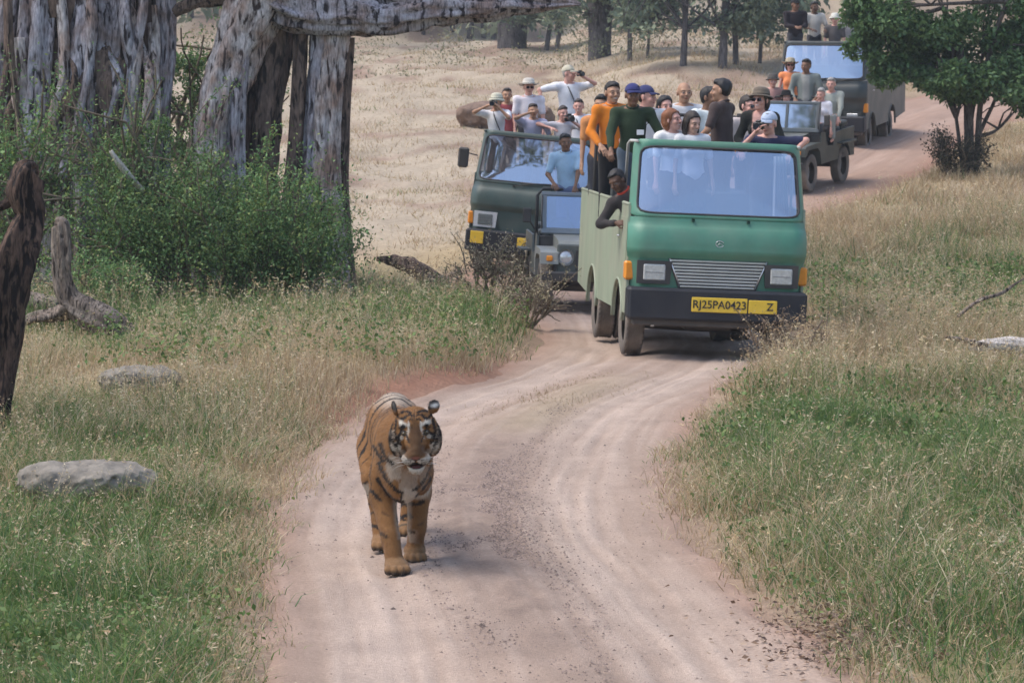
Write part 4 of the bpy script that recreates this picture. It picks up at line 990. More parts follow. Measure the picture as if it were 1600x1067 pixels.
    if c.get('wipers'):
        for x in (-.30, .33): MB().tube([(x, S(x, 1.6) - .03, 1.605), (x + .4, S(x + .4, 1.7) - .03, 1.68)], .008, 5).tube([(x + .1, S(x, 1.68) - .03, 1.66), (x + .62, S(x + .5, 1.7) - .03, 1.69)], .008, 5).build('wiper', M_black(), root)
    # sides
    L = c.get('length', 5.2); ztop = c.get('ztop', 1.79); ax1, ax2 = .95, 3.55
    def arch(yc, r): return [(yc + r * math.cos(a), .42 + r * math.sin(a)) for a in np.linspace(np.pi, 0, 13)]
    for s in (-1, 1):
        x0, x1 = (s * .985, s * 1.015) if s > 0 else (-1.015, -.985)
        pl = [(.20, .52)] + [(ax1 - .45, .52)] + arch(ax1, .45) + [(ax1 + .45, .52), (ax2 - .47, .52)] + arch(ax2, .47) + [(ax2 + .47, .52), (L, .60), (L, ztop), (1.30, ztop), (1.22, ztop - .04), (.30, ztop - .05), (.24, 1.4)]
        sw = MB().prism(pl, 0, x0, x1).build('side_wall', side, root)
        MB().prism([(.36, .90), (.30, 1.60), (1.16, 1.60), (1.16, .98), (1.05, .92)], 0, x0 - .006 if s < 0 else x1, x0 if s < 0 else x1 + .006).build('door', side, root)
        xo = s * 1.035
        MB().tube([(xo * .985, .98, 1.36), (xo, .99, 1.37), (xo, 1.08, 1.37), (xo * .985, 1.09, 1.36)], .011, 6).build('door_handle', M_chrome(), root)
        MB().tube([(s * 1.0, .32, ztop - .04), (s * 1.0, 1.25, ztop - .03), (s * 1.0, L, ztop + .01)], .022, 7).build('side_rail', side, root)
        a = [(s * 1.02, ax1 + .46 * math.cos(t), .42 + .46 * math.sin(t)) for t in np.linspace(np.pi, 0, 15)]; MB().tube(a, .016, 5).build('wheel_arch', side, root)
        a = [(s * 1.02, ax2 + .48 * math.cos(t), .42 + .48 * math.sin(t)) for t in np.linspace(np.pi, 0, 15)]; MB().tube(a, .016, 5).build('wheel_arch', side, root)
        # cab pillar rail behind the windscreen frame
        MB().tube([(s * .93, .42, 2.47), (s * .955, .85, 2.47), (s * .965, 1.0, 2.43), (s * .975, 1.03, ztop - .02)], .018, 7).build('grab_rail', c.get('railm', side), root)
        wheel(root, s * .84, ax1, .38, .22, side=s, steer=c.get('steer', 0)); wheel(root, s * .86, ax2, .38, .22, side=s); wheel(root, s * .62, ax2, .38, .22, side=-s)
    MB().box(-.985, .985, L - .03, L, .6, ztop, 0).build('tailboard', side, root)
    if c.get('hoops', True):
        for yh, zt_ in ((c.get('hoop_y', 4.05), c.get('hoop_z', 2.80)),):
            hp = [(-.985, yh, 1.2), (-.985, yh, 2.2), (-.975, yh, zt_ - .12), (-.94, yh, zt_ - .03), (-.85, yh, zt_), (0, yh, zt_), (.85, yh, zt_), (.94, yh, zt_ - .03), (.975, yh, zt_ - .12), (.985, yh, 2.2), (.985, yh, 1.2)]
            MB().tube(hp, .022, 8).build('roll_hoop', M_black(), root)
    # inside and underneath
    MB().box(-.98, .98, 1.25, L - .04, 1.04, 1.12).build('floor', M_dark(), root)
    MB().box(-.95, .95, .3, 1.25, .62, .70).build('cab_floor', M_dark(), root)
    MB().box(-.96, .96, .20, .52, 1.28, 1.57, .04).build('dashboard', mat('dash_vinyl', (.16, .17, .18), .6, .1, 6), root)
    for yy in (1.55, 2.35, 3.15, 3.95, 4.7):
        b = MB().box(-.93, .93, yy, yy + .40, 1.45, 1.56, .03).box(-.93, .93, yy + .40, yy + .46, 1.45, 1.9, .02).box(-.9, -.84, yy + .1, yy + .35, 1.1, 1.46).box(.84, .9, yy + .1, yy + .35, 1.1, 1.46).build('bench', M_seat(), root)
    for x in (-.5, .5): MB().box(x - .24, x + .24, .78, 1.2, .98, 1.12, .04).box(x - .24, x + .24, 1.14, 1.24, 1.1, 1.62, .04).box(x - .2, x + .2, .82, 1.18, .69, .99).build('cab_seat', M_seat(), root)
    st = Matrix.Translation((-.48, .66, 1.52)) @ Matrix.Rotation(R(-62), 4, 'X')
    a = np.linspace(0, 2 * np.pi, 26); sw = MB().tube([st @ Vector((.2 * math.cos(t), .2 * math.sin(t), 0)) for t in a], .015, 7, False)
    for q in (.5, 2.6, 4.7): sw.tube([st @ Vector((0, 0, -.02)), st @ Vector((.19 * math.cos(q), .19 * math.sin(q), 0))], .012, 6)
    sw.tube([st @ Vector((0, 0, 0)), st @ Vector((0, 0, -.35))], .025, 7).build('steering_wheel', M_black(), root)
    un = MB()
    for s in (-1, 1): un.box(s * .38 - .04, s * .38 + .04, .25, L - .1, .52, .66)
    un.build('chassis', M_dark(), root)
    for yy, h in ((ax1, .07), (ax2, .1)): MB().tube([(-.75, yy, .38), (0, yy, .36), (.75, yy, .38)], h, 8).build('axle', M_dark(), root)
    MB().box(-.32, .3, .45, 1.3, .34, .75, .05).build('engine_sump', M_dark(), root)
    pb = mat('worn_metal', (.55, .53, .5), .5, .2, 20, metal=.4)
    for (x, z) in ((-.72, .42), (-.55, .46), (.18, .46), (.36, .43), (.40, .37)): MB().box(x - .025, x + .025, .03, .10, z - .03, z + .03, .012).build('bracket', pb, root)
    if c.get('mirror'):
        s = c['mirror']; MB().tube([(s * .98, .2, 2.05), (s * 1.13, .12, 2.08), (s * 1.16, .1, 1.98)], .012, 6).box(s * 1.2 - .09, s * 1.2 + .09, .06, .13, 1.83, 2.17, .03).build('mirror', M_black(), root)
    return root
def jeep(root, c):
    body, glass = c['body'], c['glass']; hwj = .72
    # bonnet, grille and wings
    pr = [(.22, .98), (.30, 1.03), (.9, 1.07), (1.18, 1.09), (1.18, .8), (.22, .8)]
    MB().prism(pr, 0, -.50, .50).build('bonnet', c.get('bonnet', body), root)
    MB().box(-.52, .52, .16, .23, .55, .985, .02).build('grille_panel', body, root)
    for q in range(7): MB().box(-.24 + q * .08 - .018, -.24 + q * .08 + .018, .148, .158, .62, .9, 0).build('grille_slot', M_black(), root)
    for s in (-1, 1):
        h = MB().lathe([(.001, -.035), (.07, -.03), (.092, -.01), (.10, 0), (.10, .03)], 20, Matrix.Translation((s * .40, .155, .80)) @ Matrix.Rotation(R(90), 4, 'X') @ Matrix.Scale(-1, 4, (0, 0, 1))).build('headlight', M_lens(), root)
        MB().lathe([(.1, 0), (.115, -.015), (.118, .03)], 20, Matrix.Translation((s * .40, .15, .80)) @ Matrix.Rotation(R(90), 4, 'X')).build('headlight_rim', M_chrome(), h)
        w0, w1 = (s * .50, s * .76)
        wing = [(.12, .70), (.14, .86), (.22, .90), (1.05, .92), (1.22, .80), (1.22, .50), (1.12, .50), (1.05, .74), (.90, .82), (.35, .82), (.22, .72)]
        MB().prism(wing, 0, min(w0, w1), max(w0, w1)).build('wing', c.get('wing', body), root)
        MB().box(s * .63 - .045, s * .63 + .045, .10, .15, .74, .82, .015).build('indicator', M_amber(), root)
        tub = [(1.18, .48), (1.18, 1.09), (1.45, 1.09), (1.55, .82), (1.95, .80), (2.05, 1.05), (3.3, 1.08), (3.3, .5), (3.05, .5), (2.98, .68), (2.8, .80), (2.5, .80), (2.32, .68), (2.25, .5)]
        MB().prism(tub, 0, s * .72 - .015, s * .72 + .015).build('tub_side', body, root)
        MB().box(s * .76 - .12, s * .76 + .10, 2.2, 3.1, .80, .83).build('rear_wing', body, root)
        wheel(root, s * .64, .62, .36, .19, side=s); wheel(root, s * .64, 2.65, .36, .19, side=s)
        MB().tube([(s * .70, 1.2, 1.05), (s * .86, 1.05, 1.28), (s * .9, 1.04, 1.36)], .010, 6).box(s * .9 - .06, s * .9 + .06, 1.02, 1.06, 1.25, 1.46, .015).build('mirror', M_black(), root)
        MB().tube([(s * .66, 1.22, 1.08), (s * .68, 1.15, 1.35), (s * .66, 1.33, 1.66)], .012, 6).build('brace', M_black(), root)
        MB().box(s * .36 - .22, s * .36 + .22, 1.7, 2.15, .72, .86, .04).box(s * .36 - .22, s * .36 + .22, 2.1, 2.2, .84, 1.28, .04).build('seat', M_seat(), root)
    MB().box(-.74, .74, .0, .09, .46, .60, .02).build('bumper', M_black(), root)
    # windscreen frame: four bars and the pane
    T = Matrix.Translation((0, 1.2, 1.09)) @ Matrix.Rotation(R(-14), 4, 'X')
    f = MB(); f.box(-.68, .68, -.03, .03, 0, .09, .012, T); f.box(-.68, .68, -.03, .03, .56, .62, .012, T)
    for (a, b) in ((-.68, -.60), (.60, .68), (-.025, .025)): f.box(a, b, -.028, .028, .088, .562, 0, T)
    f.build('windscreen_frame', c.get('frame', body), root)
    MB().box(-.60, .60, -.006, .006, .088, .562, 0, T).build('windscreen', glass, root)
    MB().box(-.71, .71, 1.18, 3.28, .50, .56).build('floor', M_dark(), root)
    MB().box(-.70, .70, 3.26, 3.3, .52, 1.06).build('tailgate', body, root)
    MB().box(-.70, .70, 1.24, 1.36, .85, 1.06, .02).build('dashboard', M_dark(), root)
    MB().tube([(-.66, 2.3, .9), (-.66, 2.3, 1.62), (-.58, 2.3, 1.72), (.58, 2.3, 1.72), (.66, 2.3, 1.62), (.66, 2.3, .9)], .025, 8).build('roll_bar', M_black(), root)
    for (y0, z) in ((2.45, 1.12), (2.95, 1.2)): MB().box(-.6, .6, y0, y0 + .36, z - .1, z, .03).box(-.55, -.5, y0 + .1, y0 + .3, .55, z - .09).box(.5, .55, y0 + .1, y0 + .3, .55, z - .09).build('rear_bench', M_seat(), root)
    a = np.linspace(0, 2 * np.pi, 22); st = Matrix.Translation((-.36, 1.55, 1.16)) @ Matrix.Rotation(R(-58), 4, 'X')
    MB().tube([st @ Vector((.19 * math.cos(t), .19 * math.sin(t), 0)) for t in a], .013, 6, False).tube([st @ Vector((-.18, 0, 0)), st @ Vector((.18, 0, 0))], .012, 6).tube([st @ Vector((0, 0, 0)), st @ Vector((0, 0, -.3))], .02, 6).build('steering_wheel', M_black(), root)
    MB().tube([(-.55, .62, .36), (.55, .62, .36)], .06, 8).build('axle', M_dark(), root); MB().tube([(-.55, 2.65, .36), (.55, 2.65, .36)], .06, 8).build('axle', M_dark(), root)
    MB().box(-.3, .3, .25, 3.2, .42, .52).build('chassis', M_dark(), root)
    if c.get('plate'): plate(root, 0, -.015, .53, .42, .1, None)
    return root
TRUCKS = {}
def build_vehicles():
    G1 = glass_mat('windscreen_glass', (.60, .67, .86), .55)
    # bright green truck
    x, y = (1117 - 800) / FPX * 34.1, 34.1
    r = empty('safari_truck', (x, y, Hs(2.3, 36) - .03), (R(.3), R(2.4), R(5.0)))
    tag(r, 'bright green open topped safari truck with a dented wide front', 'truck')
    safari_truck(r, dict(body=M_paint('green_paint', (.055, .225, .15), .24, .44), side=mat('faded_green_paint', (.27, .33, .23), .6, .22, 4, .05, 18, dust=.45, stretch=(1, 1, .25)), glass=G1, trim=M_black(), emblem=True,
        plates=[(.015, -.085, .665, .635, .165, 'RJ25PA0423', 0, .125, .98), (.51, -.085, .66, .325, .15, 'Z', .08, .12, 1)], railm=mat('rail_grey', (.5, .5, .47), .5, .1, 9), hoop_y=4.05))
    TRUCKS['green'] = r
    cl = MB().box(-.30, .30, -.02, .02, 0, .09, .01).build('paper_box', mat('white_card', (.82, .82, .83), .7, .05, 8)); cl.parent = None
    cl.matrix_world = Matrix.Translation((x - .60, y + .24, r.location.z + 1.60)) @ Matrix.Rotation(R(5), 4, 'Z'); tag(cl, 'white paper box lying on the dashboard of the bright green truck', 'box')
    # white curtain behind the glass
    n = 40; P = []
    for k in range(14):
        for i in range(n):
            f = i / (n - 1); P.append((-.09 + .18 * f * (.8 + .02 * k), .02 * math.sin(f * 22 + k * .15), -.68 * k / 13))
    i_ = np.arange(13)[:, None]; j_ = np.arange(n - 1)[None, :]
    F = np.stack([i_ * n + j_, i_ * n + j_ + 1, (i_ + 1) * n + j_ + 1, (i_ + 1) * n + j_], -1).reshape(-1, 4)
    cu = link('white_cloth', np_mesh('white_cloth', P, F), mat('white_fabric', (.78, .77, .76), .9, .06, 10)); cu.location = (x + .79, y + .58, r.location.z + 2.33); tag(cu, 'white cloth hanging behind the windscreen of the bright green truck', 'cloth')
    # dark green truck
    x, y = (815 - 800) / FPX * 50.6, 50.6
    r = empty('safari_truck', (x, y, .02), (R(0), R(5.5), R(-9)))
    tag(r, 'dark green safari truck leaning sideways behind the dry bushes', 'truck')
    DK = M_paint('dark_green_paint', (.036, .075, .07), .16, .45)
    safari_truck(r, dict(body=DK, side=DK, glass=G1, trim=mat('bezel_white', (.62, .64, .66), .4, .1, 10), plates=[(.04, -.085, .68, .34, .16, None, 0, None, 1), (-.82, -.085, .70, .22, .2, None, 0, None, 1)], mirror=-1, wipers=True, grille=False, railm=DK, lensm=mat('dull_lens', (.16, .18, .18), .25, .2, 20), hoop_z=2.62))
    TRUCKS['dark'] = r
    # far dark truck
    x, y = (1280 - 800) / FPX * 68.8, 68.8
    r = empty('safari_truck', (x, y, Hs(x, y + 1.5) - .22), (R(4.0), R(1.0), R(-17)))
    tag(r, 'far black green safari truck half hidden by the leafy tree', 'truck')
    BK = M_paint('black_green_paint', (.022, .034, .036), .10, .45)
    safari_truck(r, dict(body=BK, side=mat('grey_side_paint', (.10, .11, .10), .6, .15, 5, dust=.35), glass=G1, trim=BK, plates=[], ztop=1.45, grille=False, hoops=False, wipers=True, lamp_dz=-.2, length=5.4, railm=BK))
    TRUCKS['far'] = r
    for i in range(6): MB().box(.97, 1.05, 2.2 + i * .55, 2.42 + i * .55, 1.47, 1.57, .03).build('rail_pad', mat('white_pad', (.7, .7, .68), .6), r)
    # jeeps
    x, y = 1.14, 42.6
    r = empty('open_jeep', (x, y, Hs(1.0, 44) - .03), (0, R(2), R(4))); tag(r, 'grey green open jeep squeezed behind the bright green truck', 'jeep')
    jeep(r, dict(body=M_paint('jeep_green', (.06, .085, .08), .3, .5), bonnet=M_paint('jeep_bonnet', (.25, .27, .24), .4, .5), wing=M_paint('jeep_wing', (.30, .32, .30), .3, .5), frame=M_paint('jeep_frame', (.16, .20, .24), .2, .5), glass=glass_mat('jeep_glass', (.6, .65, .78), .4)))
    TRUCKS['jeepL'] = r
    x, y = (1196 - 800) / FPX * 58.6, 58.6
    r = empty('open_jeep', (x, y, Hs(x + .3, y + 1.5) - .10), (R(4.2), R(1.0), R(-24))); tag(r, 'dark open jeep full of passengers in front of the far truck', 'jeep')
    jeep(r, dict(body=M_paint('jeep_dark', (.03, .045, .042), .2, .5), frame=M_paint('jeep_dark_frame', (.07, .095, .11), .2, .5), glass=glass_mat('jeep_glass_pale', (.6, .62, .72), .55)))
    TRUCKS['jeepR'] = r
# ================================================================ people (local frame: feet at z=0, facing -Y, viewer's right = +X, model height 1.75)
SKIN = {'fair': (.60, .36, .27), 'pink': (.64, .35, .28), 'tan': (.44, .25, .16), 'brown': (.22, .115, .07), 'dark': (.13, .07, .045)}
HAIR = {'black': (.012, .010, .010), 'dark': (.03, .02, .015), 'red': (.22, .075, .025), 'grey': (.35, .33, .31)}
def cloth(c): return mat('cloth_%02d%02d%02d' % tuple(int(99 * v) for v in c), c, .9, .10, 14, .15, 60, spec=.15, sheen=.1)
def hair_mat(k): return mat('hair_' + k, HAIR[k], .55, .3, 40, .4, 120, stretch=(1, 1, .2))
def ik(a, b, l1, l2, pole):
    a, b, pole = np.array(a, float), np.array(b, float), np.array(pole, float)
    d = b - a; L = np.linalg.norm(d); L2 = min(L, (l1 + l2) * .995); d = d / (L + 1e-9); b = a + d * L2
    x = (l1 ** 2 - l2 ** 2 + L2 ** 2) / (2 * L2); h = math.sqrt(max(l1 ** 2 - x ** 2, 1e-6))
    p = pole - d * np.dot(pole, d); p /= np.linalg.norm(p) + 1e-9
    return a + d * x + p * h, b
def merge(parts):
    V, F, C, b = [], [], [], 0
    for (v, f, c) in parts: V.append(v); F.append(f + b); C.append(np.broadcast_to(c, v.shape)); b += len(v)
    return np.concatenate(V), np.concatenate(F), np.concatenate(C)
_HEADS = {}
HS = 1.12
def head_base(h, female):
    "head in its own frame (centre at 0, facing -Y)"
    if (h, female) in _HEADS: return _HEADS[(h, female)]
    v = Vol((-.11, -.15, -.19), (.11, .13, .14), h); j = .92 if female else 1.0
    v.ell((0, .012, .032), (.076, .095, .088), k=.02); v.ell((0, -.026, -.045), (.056 * j, .066, .068), k=.035)
    v.ell((0, -.062, -.088), (.028 * j, .026, .022), k=.02)                       # chin
    v.ell((0, -.07, .028), (.058, .024, .018), k=.02)                              # brow
    for s in (-1, 1):
        v.ell((s * .036, -.066, -.028), (.026, .024, .022), k=.02)                 # cheek
        v.ell((s * .033, -.098, .004), (.017, .014, .011), op='sub')               # eye socket
        v.ell((s * .033, -.080, .004), (.015, .014, .011), k=.004)                 # eyeball
        v.ell((s * .079, .008, .0), (.012, .022, .034), rot=Euler((R(-10), 0, s * R(18))), k=.008)
    v.cap((0, -.088, .016), (0, -.112, -.022), .009, .013, k=.010); v.ell((0, -.104, -.026), (.019, .014, .010), k=.008)
    v.ell((0, -.088, -.053), (.024, .012, .006), k=.006); v.ell((0, -.086, -.064), (.020, .012, .006), k=.006)
    v.cap((0, .022, -.07), (0, .03, -.18), .052 * j, .056 * j, k=.02)
    _HEADS[(h, female)] = v.mesh(); return _HEADS[(h, female)]
def head_cols(v, skin, smile):
    c = np.repeat(np.array(skin)[None], len(v), 0); x, y, z = v.T; front = y < -.05
    def mix(m, col): 
        m = np.clip(m, 0, 1)[:, None]; c[:] = c * (1 - m) + np.array(col) * m
    for s in (-1, 1):
        e = np.exp(-(((x - s * .033) / .014) ** 4 + ((z - .004) / .007) ** 4)) * front; mix(e * .85, (.35, .32, .30) if not smile else (.10, .06, .05))
        mix(np.exp(-(((x - s * .033) / .007) ** 4 + ((z - .004) / .008) ** 4)) * front, (.02, .012, .01))
        mix(.85 * np.exp(-(((x - s * .034) / .018) ** 4 + ((z - .026 + abs(1) * .0) / .006) ** 2)) * front, (.05, .03, .02))
        mix(.35 * np.exp(-(((x - s * .044) / .02) ** 2 + ((z + .028) / .018) ** 2)) * front, np.array(skin) * (1.0, .72, .68))
        mix(np.exp(-(((x - s * .008) / .004) ** 2 + ((z + .034) / .004) ** 2)) * (y < -.1), np.array(skin) * .3)
    mix(np.exp(-((x / .022) ** 4 + ((z + .058) / .011) ** 4)) * front, np.array(skin) * (.82, .5, .48))
    if smile: mix(np.exp(-((x / .022) ** 4 + ((z + .057) / .006) ** 4)) * front, (.8, .76, .7))
    else: mix(np.exp(-((x / .024) ** 4 + ((z + .0585) / .0025) ** 2)) * front, np.array(skin) * .25)
    return c
def hand(wrist, d, palm_n, curl, h, side):
    "five-fingered hand; d = direction of the fingers, palm_n = palm normal"
    d = np.array(d, float); d /= np.linalg.norm(d); n = np.array(palm_n, float); n -= d * np.dot(n, d); n /= np.linalg.norm(n) + 1e-9
    t = np.cross(d, n) * side; w_ = np.array(wrist, float)
    v = Vol(w_ - .23, w_ + .23, h)
    v.cap(w_ - d * .05, w_ + d * .02, .026, .026, k=.01)
    for q in (-.026, -.009, .009, .026): v.cap(w_ + d * .015 + t * q * .75, w_ + d * .085 + t * q, .016, .013, k=.012)
    for (q, L) in ((-.030, .062), (-.010, .076), (.010, .082), (.031, .072)):
        a = w_ + d * .085 + t * q; ang = 0; dd = d
        for sg in (.42, .33, .25):
            ang += curl * .55; dd = d * math.cos(ang) + n * math.sin(ang); b = a + dd * L * sg + t * q * .06
            v.cap(a, b, .0092, .0082, k=.003); a = b
    a = w_ + d * .022 + t * .030; b = a + d * .036 + t * .030 + n * .012; c = b + d * .032 + t * (.006 - .012 * curl) + n * .02 * curl
    v.cap(a, b, .0135, .0115, k=.01); v.cap(b, c, .011, .009, k=.004)
    return v.mesh()
def person(label, u, v, d, base=None, hgt=None, yaw=0, hyaw=0, hpitch=0, lean=0, slean=0, la=None, ra=None, lp=None, rp=None, lpal=None, rpal=None, lc=.5, rc=.5,
           skin='fair', hair='dark', hairstyle='short', hat=None, hatc=(.7, .65, .55), shirt=(.75, .75, .78), sleeve='short', pants=(.06, .06, .07), female=False, smile=False,
           glasses=False, sit=False, group=None, collar=None, vest=None, badge=False, strap=False, hx=0.0, fine=None, width=1.0):
    "u,v: photo pixel of the crown of the head; base: height of what the person stands (or sits) on; la/ra: wrist targets, viewer's left / right"
    P = px(u, v, d)
    sit_h = .80
    hat_add = .035 if hat in ('brim', 'bucket', 'round') else (.02 if hat else .0)
    if hgt is None: hgt = (P[2] - hat_add - base) * (1 if not sit else 1.75 / .903)
    if base is None: base = P[2] - hat_add - hgt * (1 if not sit else .903 / 1.75)
    sc = hgt / 1.75; P = (P[0], P[1], P[2] - hat_add)
    fine = d < 48 if fine is None else fine
    hb = .024 if fine else (.031 if d < 58 else .036); hh = .0072 if fine else .0105; hd_ = .0085 if fine else .012
    pel = np.array([0, 0, .97]) if not sit else np.array([0, 0, .12])
    Rl = np.array((Euler((R(lean), 0, 0)).to_matrix() @ Euler((0, R(slean), 0)).to_matrix()))
    def up(x, y, z): return pel + Rl @ np.array([x, y, z])
    sw = (.175 if female else .195) * width
    shL, shR = up(-sw, .0, .455), up(sw, .0, .455); neck = up(0, .01, .51); hc = up(0, -.012, .665)
    Rh = np.array((Euler((R(lean * .35), 0, 0)).to_matrix() @ Euler((0, 0, R(hyaw))).to_matrix() @ Euler((R(hpitch), R(slean * .5), 0)).to_matrix()))
    # legs
    if sit:
        kn = [np.array([s * .12, -.44, .13]) for s in (-1, 1)]; an = [np.array([s * .12, -.42, -.32]) for s in (-1, 1)]
    else:
        kn = [np.array([s * .10, -.02, .50]) for s in (-1, 1)]; an = [np.array([s * .11, .03, .08]) for s in (-1, 1)]
    hip = [pel + np.array([s * .085, 0, -.04]) for s in (-1, 1)]
    # arms
    la = up(-.25, -.08, -.08) if la is None else np.array(la, float) + (np.array([0, 0, 0]) if not sit else np.array([0, 0, -.85])); ra = up(.25, -.08, -.08) if ra is None else np.array(ra, float) + (np.array([0, 0, 0]) if not sit else np.array([0, 0, -.85]))
    elL, wrL = ik(shL, la, .285, .26, lp if lp is not None else (-.6, .5, -.6)); elR, wrR = ik(shR, ra, .285, .26, rp if rp is not None else (.6, .5, -.6))
    allp = np.array([shL, shR, elL, elR, wrL, wrR, neck, *kn, *an, *hip]); lo = allp.min(0) - .22; hi = allp.max(0) + .22
    lo[2] = min(lo[2], an[0][2] - .1)
    B = Vol(lo, hi, hb)
    fw = .9 if female else 1.0
    def torso(V_, g, k=.06):
        V_.ell(up(0, .0, .30), np.array([.150 * fw * width, .105, .20]) + g, rot=Rl, k=k); V_.ell(up(0, .0, .10), np.array([.135 * width, .10, .16]) + g, rot=Rl, k=k)
        V_.ell(up(0, .0, -.02), np.array([.155 * width, .115, .12]) + g, rot=Rl, k=k); V_.cap(shL, shR, .058 + g, .058 + g, k=.05)
        V_.cap(up(-.09, .03, .49), up(.09, .03, .49), .04 + g, k=.05)
        if female:
            for s in (-1, 1): V_.ell(up(s * .075, -.085, .30), np.array([.062, .05, .058]) + g, k=.04)
    torso(B, 0)
    B.cap(up(0, .02, .46), up(0, .01, .58), .062 * fw, .052 * fw, k=.04)
    for (sh, el, wr) in ((shL, elL, wrL), (shR, elR, wrR)): B.cap(sh, el, .050 * fw, .042 * fw, k=.04); B.cap(el, wr, .041 * fw, .027 * fw, k=.012)
    for s in range(2):
        B.cap(hip[s], kn[s], .088, .058, k=.04); B.cap(kn[s], an[s], .055, .038, k=.02); B.cap(an[s] + (0, .03, -.035), an[s] + (0, -.14, -.05), .034, .032, k=.02)
    sk = np.array(SKIN[skin]); parts = [(*B.mesh(), sk)]
    hv, hf = head_base(hh, female); hcol = head_cols(hv, sk, smile)
    parts.append((hv * HS @ Rh.T + hc, hf, hcol))
    pl = np.array(lpal if lpal is not None else (.3, 0, -1.0)); pr = np.array(rpal if rpal is not None else (-.3, 0, -1.0))
    for (el, wr, pn, cu, sd_) in ((elL, wrL, pl, lc, -1), (elR, wrR, pr, rc, 1)):
        hv2, hf2 = hand(wr + (wr - el) / np.linalg.norm(wr - el) * .03, wr - el, pn, cu, hd_, sd_); parts.append((hv2, hf2, sk))
    V, F, C = merge(parts)
    # place: crown of the head meets the pixel
    crown = hc + Rh @ np.array([0, .01, .118 * HS])
    Rz = np.array(Euler((0, 0, R(yaw))).to_matrix())
    off = Rz @ (crown * sc)
    loc = (P[0] - off[0], P[1] - off[1], P[2] - off[2])
    o = link('person', np_mesh('person', V, F, True, C), mat('skin', None, .55, .07, 30, attr='Col', spec=.35))
    o.location = loc; o.rotation_euler = (0, 0, R(yaw)); o.scale = (sc, sc, sc)
    tag(o, label, 'person', group)
    # shirt
    if shirt is not None:
        T = Vol(lo - .05, hi + .05, hb); torso(T, .016)
        for (sh, el, wr) in ((shL, elL, wrL), (shR, elR, wrR)):
            if sleeve == 'none': T.cap(sh, sh + (el - sh) * .1, .06, .06, k=.03)
            else:
                e = 1.0 if sleeve == 'long' else .78; T.cap(sh, sh + (el - sh) * e, .066 * fw, .060 * fw, k=.04)
                if sleeve == 'long': T.cap(el, el + (wr - el) * .93, .056 * fw, .042, k=.02)
        nk, dn = neck, Rl @ np.array([0, -.45, 1.0]); dn = dn / np.linalg.norm(dn); hem = pel[2] - (.10 if not sit else .02)
        def cutf(X, Y, Z): return np.maximum((X - nk[0]) * dn[0] + (Y - nk[1]) * dn[1] + (Z - nk[2] - .012) * dn[2], hem - Z)
        # neck plane only cuts near the neck
        def cut2(X, Y, Z):
            r = np.sqrt((X - nk[0]) ** 2 + (Y - nk[1]) ** 2); a = (X - nk[0]) * dn[0] + (Y - nk[1]) * dn[1] + (Z - nk[2] - .02) * dn[2]
            return np.maximum(np.minimum(a, .3 - 0 * a) * (r < .14) - 9 * (r >= .14), hem - Z)
        T.cut(cut2)
        sd = zlib.crc32(label.encode()) % 97
        T.disp(lambda X, Y, Z: (fbm(X * 9, Y * 9, Z * 5 + X * 3, sd, 2) - .5) * .030)
        tv, tf = T.mesh(); cc = np.repeat(np.array(shirt)[None], len(tv), 0)
        if vest is not None:                                   # open jacket of another colour
            m = (np.abs(tv[:, 0] - pel[0]) > .065 + .04 * (tv[:, 2] - pel[2])) | (tv[:, 1] > .0); cc[m] = vest
        link('shirt', np_mesh('shirt', tv, tf, True, cc), mat('shirt_cloth', None, .9, .10, 14, .25, 55, attr='Col', spec=.15, sheen=.1), o)
        if collar is not None:
            a = np.linspace(0, 2 * np.pi, 20); pts = np.array([nk + Rl @ np.array([.072 * math.cos(t), .064 * math.sin(t) + .005, .022 + .022 * math.sin(t)]) for t in a])
            MB().tube(pts, .017, 6, False).build('collar', cloth(collar), o)
        if badge:
            q = up(.085, -.138, .22); b = MB().box(-.045, .045, -.004, .004, -.032, .032, .003).build('name_badge', mat('badge_white', (.85, .85, .86), .5), o); b.location = q
        if strap:
            a = [up(-.05, -.05, .50), up(-.02, -.118, .40), up(.03, -.14, .28), up(.08, -.135, .16), up(.13, -.11, .05)]; MB().tube(smooth_path(a, 14), .010, 5).build('strap', cloth((.03, .03, .035)), o)
    # trousers
    T = Vol(lo - .05, hi + .05, hb * 1.35); T.ell(pel + (0, 0, -.03), (.172 * width, .132, .13), k=.04)
    for s in range(2): T.cap(hip[s], kn[s], .102, .076, k=.05); T.cap(kn[s], an[s] + (0, 0, .02), .074, .062, k=.02)
    T.cut(lambda X, Y, Z: Z - (pel[2] + .06) + 0 * X + 0 * Y)
    tv, tf = T.mesh(); link('trousers', np_mesh('trousers', tv, tf, True), cloth(pants), o)
    # hair and hat, in head frame
    def hobj(name, vv, ff, m, smooth=True):
        me = np_mesh(name, np.asarray(vv) * HS @ Rh.T + hc, ff, smooth); return link(name, me, m, o)
    if hairstyle != 'bald':
        G = Vol((-.17, -.16, -.32), (.17, .19, .17), .012 if fine else .017)
        if hairstyle == 'short': G.ell((0, .018, .046), (.083, .101, .093), k=.02); G.ell((0, .050, -.005), (.068, .048, .06), k=.03); G.ell((.010, -.050, .098), (.055, .034, .022), k=.03)
        elif hairstyle == 'bob': G.ell((0, .022, .045), (.096, .108, .098), k=.02); G.ell((0, .05, -.035), (.098, .075, .09), k=.04)
        elif hairstyle == 'long':
            G.ell((0, .022, .045), (.094, .106, .096), k=.02); G.ell((0, .05, -.03), (.095, .075, .1), k=.04)
            for s in (-1, 1): G.cap((s * .07, .02, 0), (s * .085, .0, -.22), .032, .038, k=.04)
        sdh = zlib.crc32(label.encode()) % 89; G.disp(lambda X, Y, Z: (noise(X * 34, Y * 34, Z * 14, sdh) - .5) * .016 + (noise(X * 16, Y * 16, Z * 10, sdh + 1) - .5) * .012)
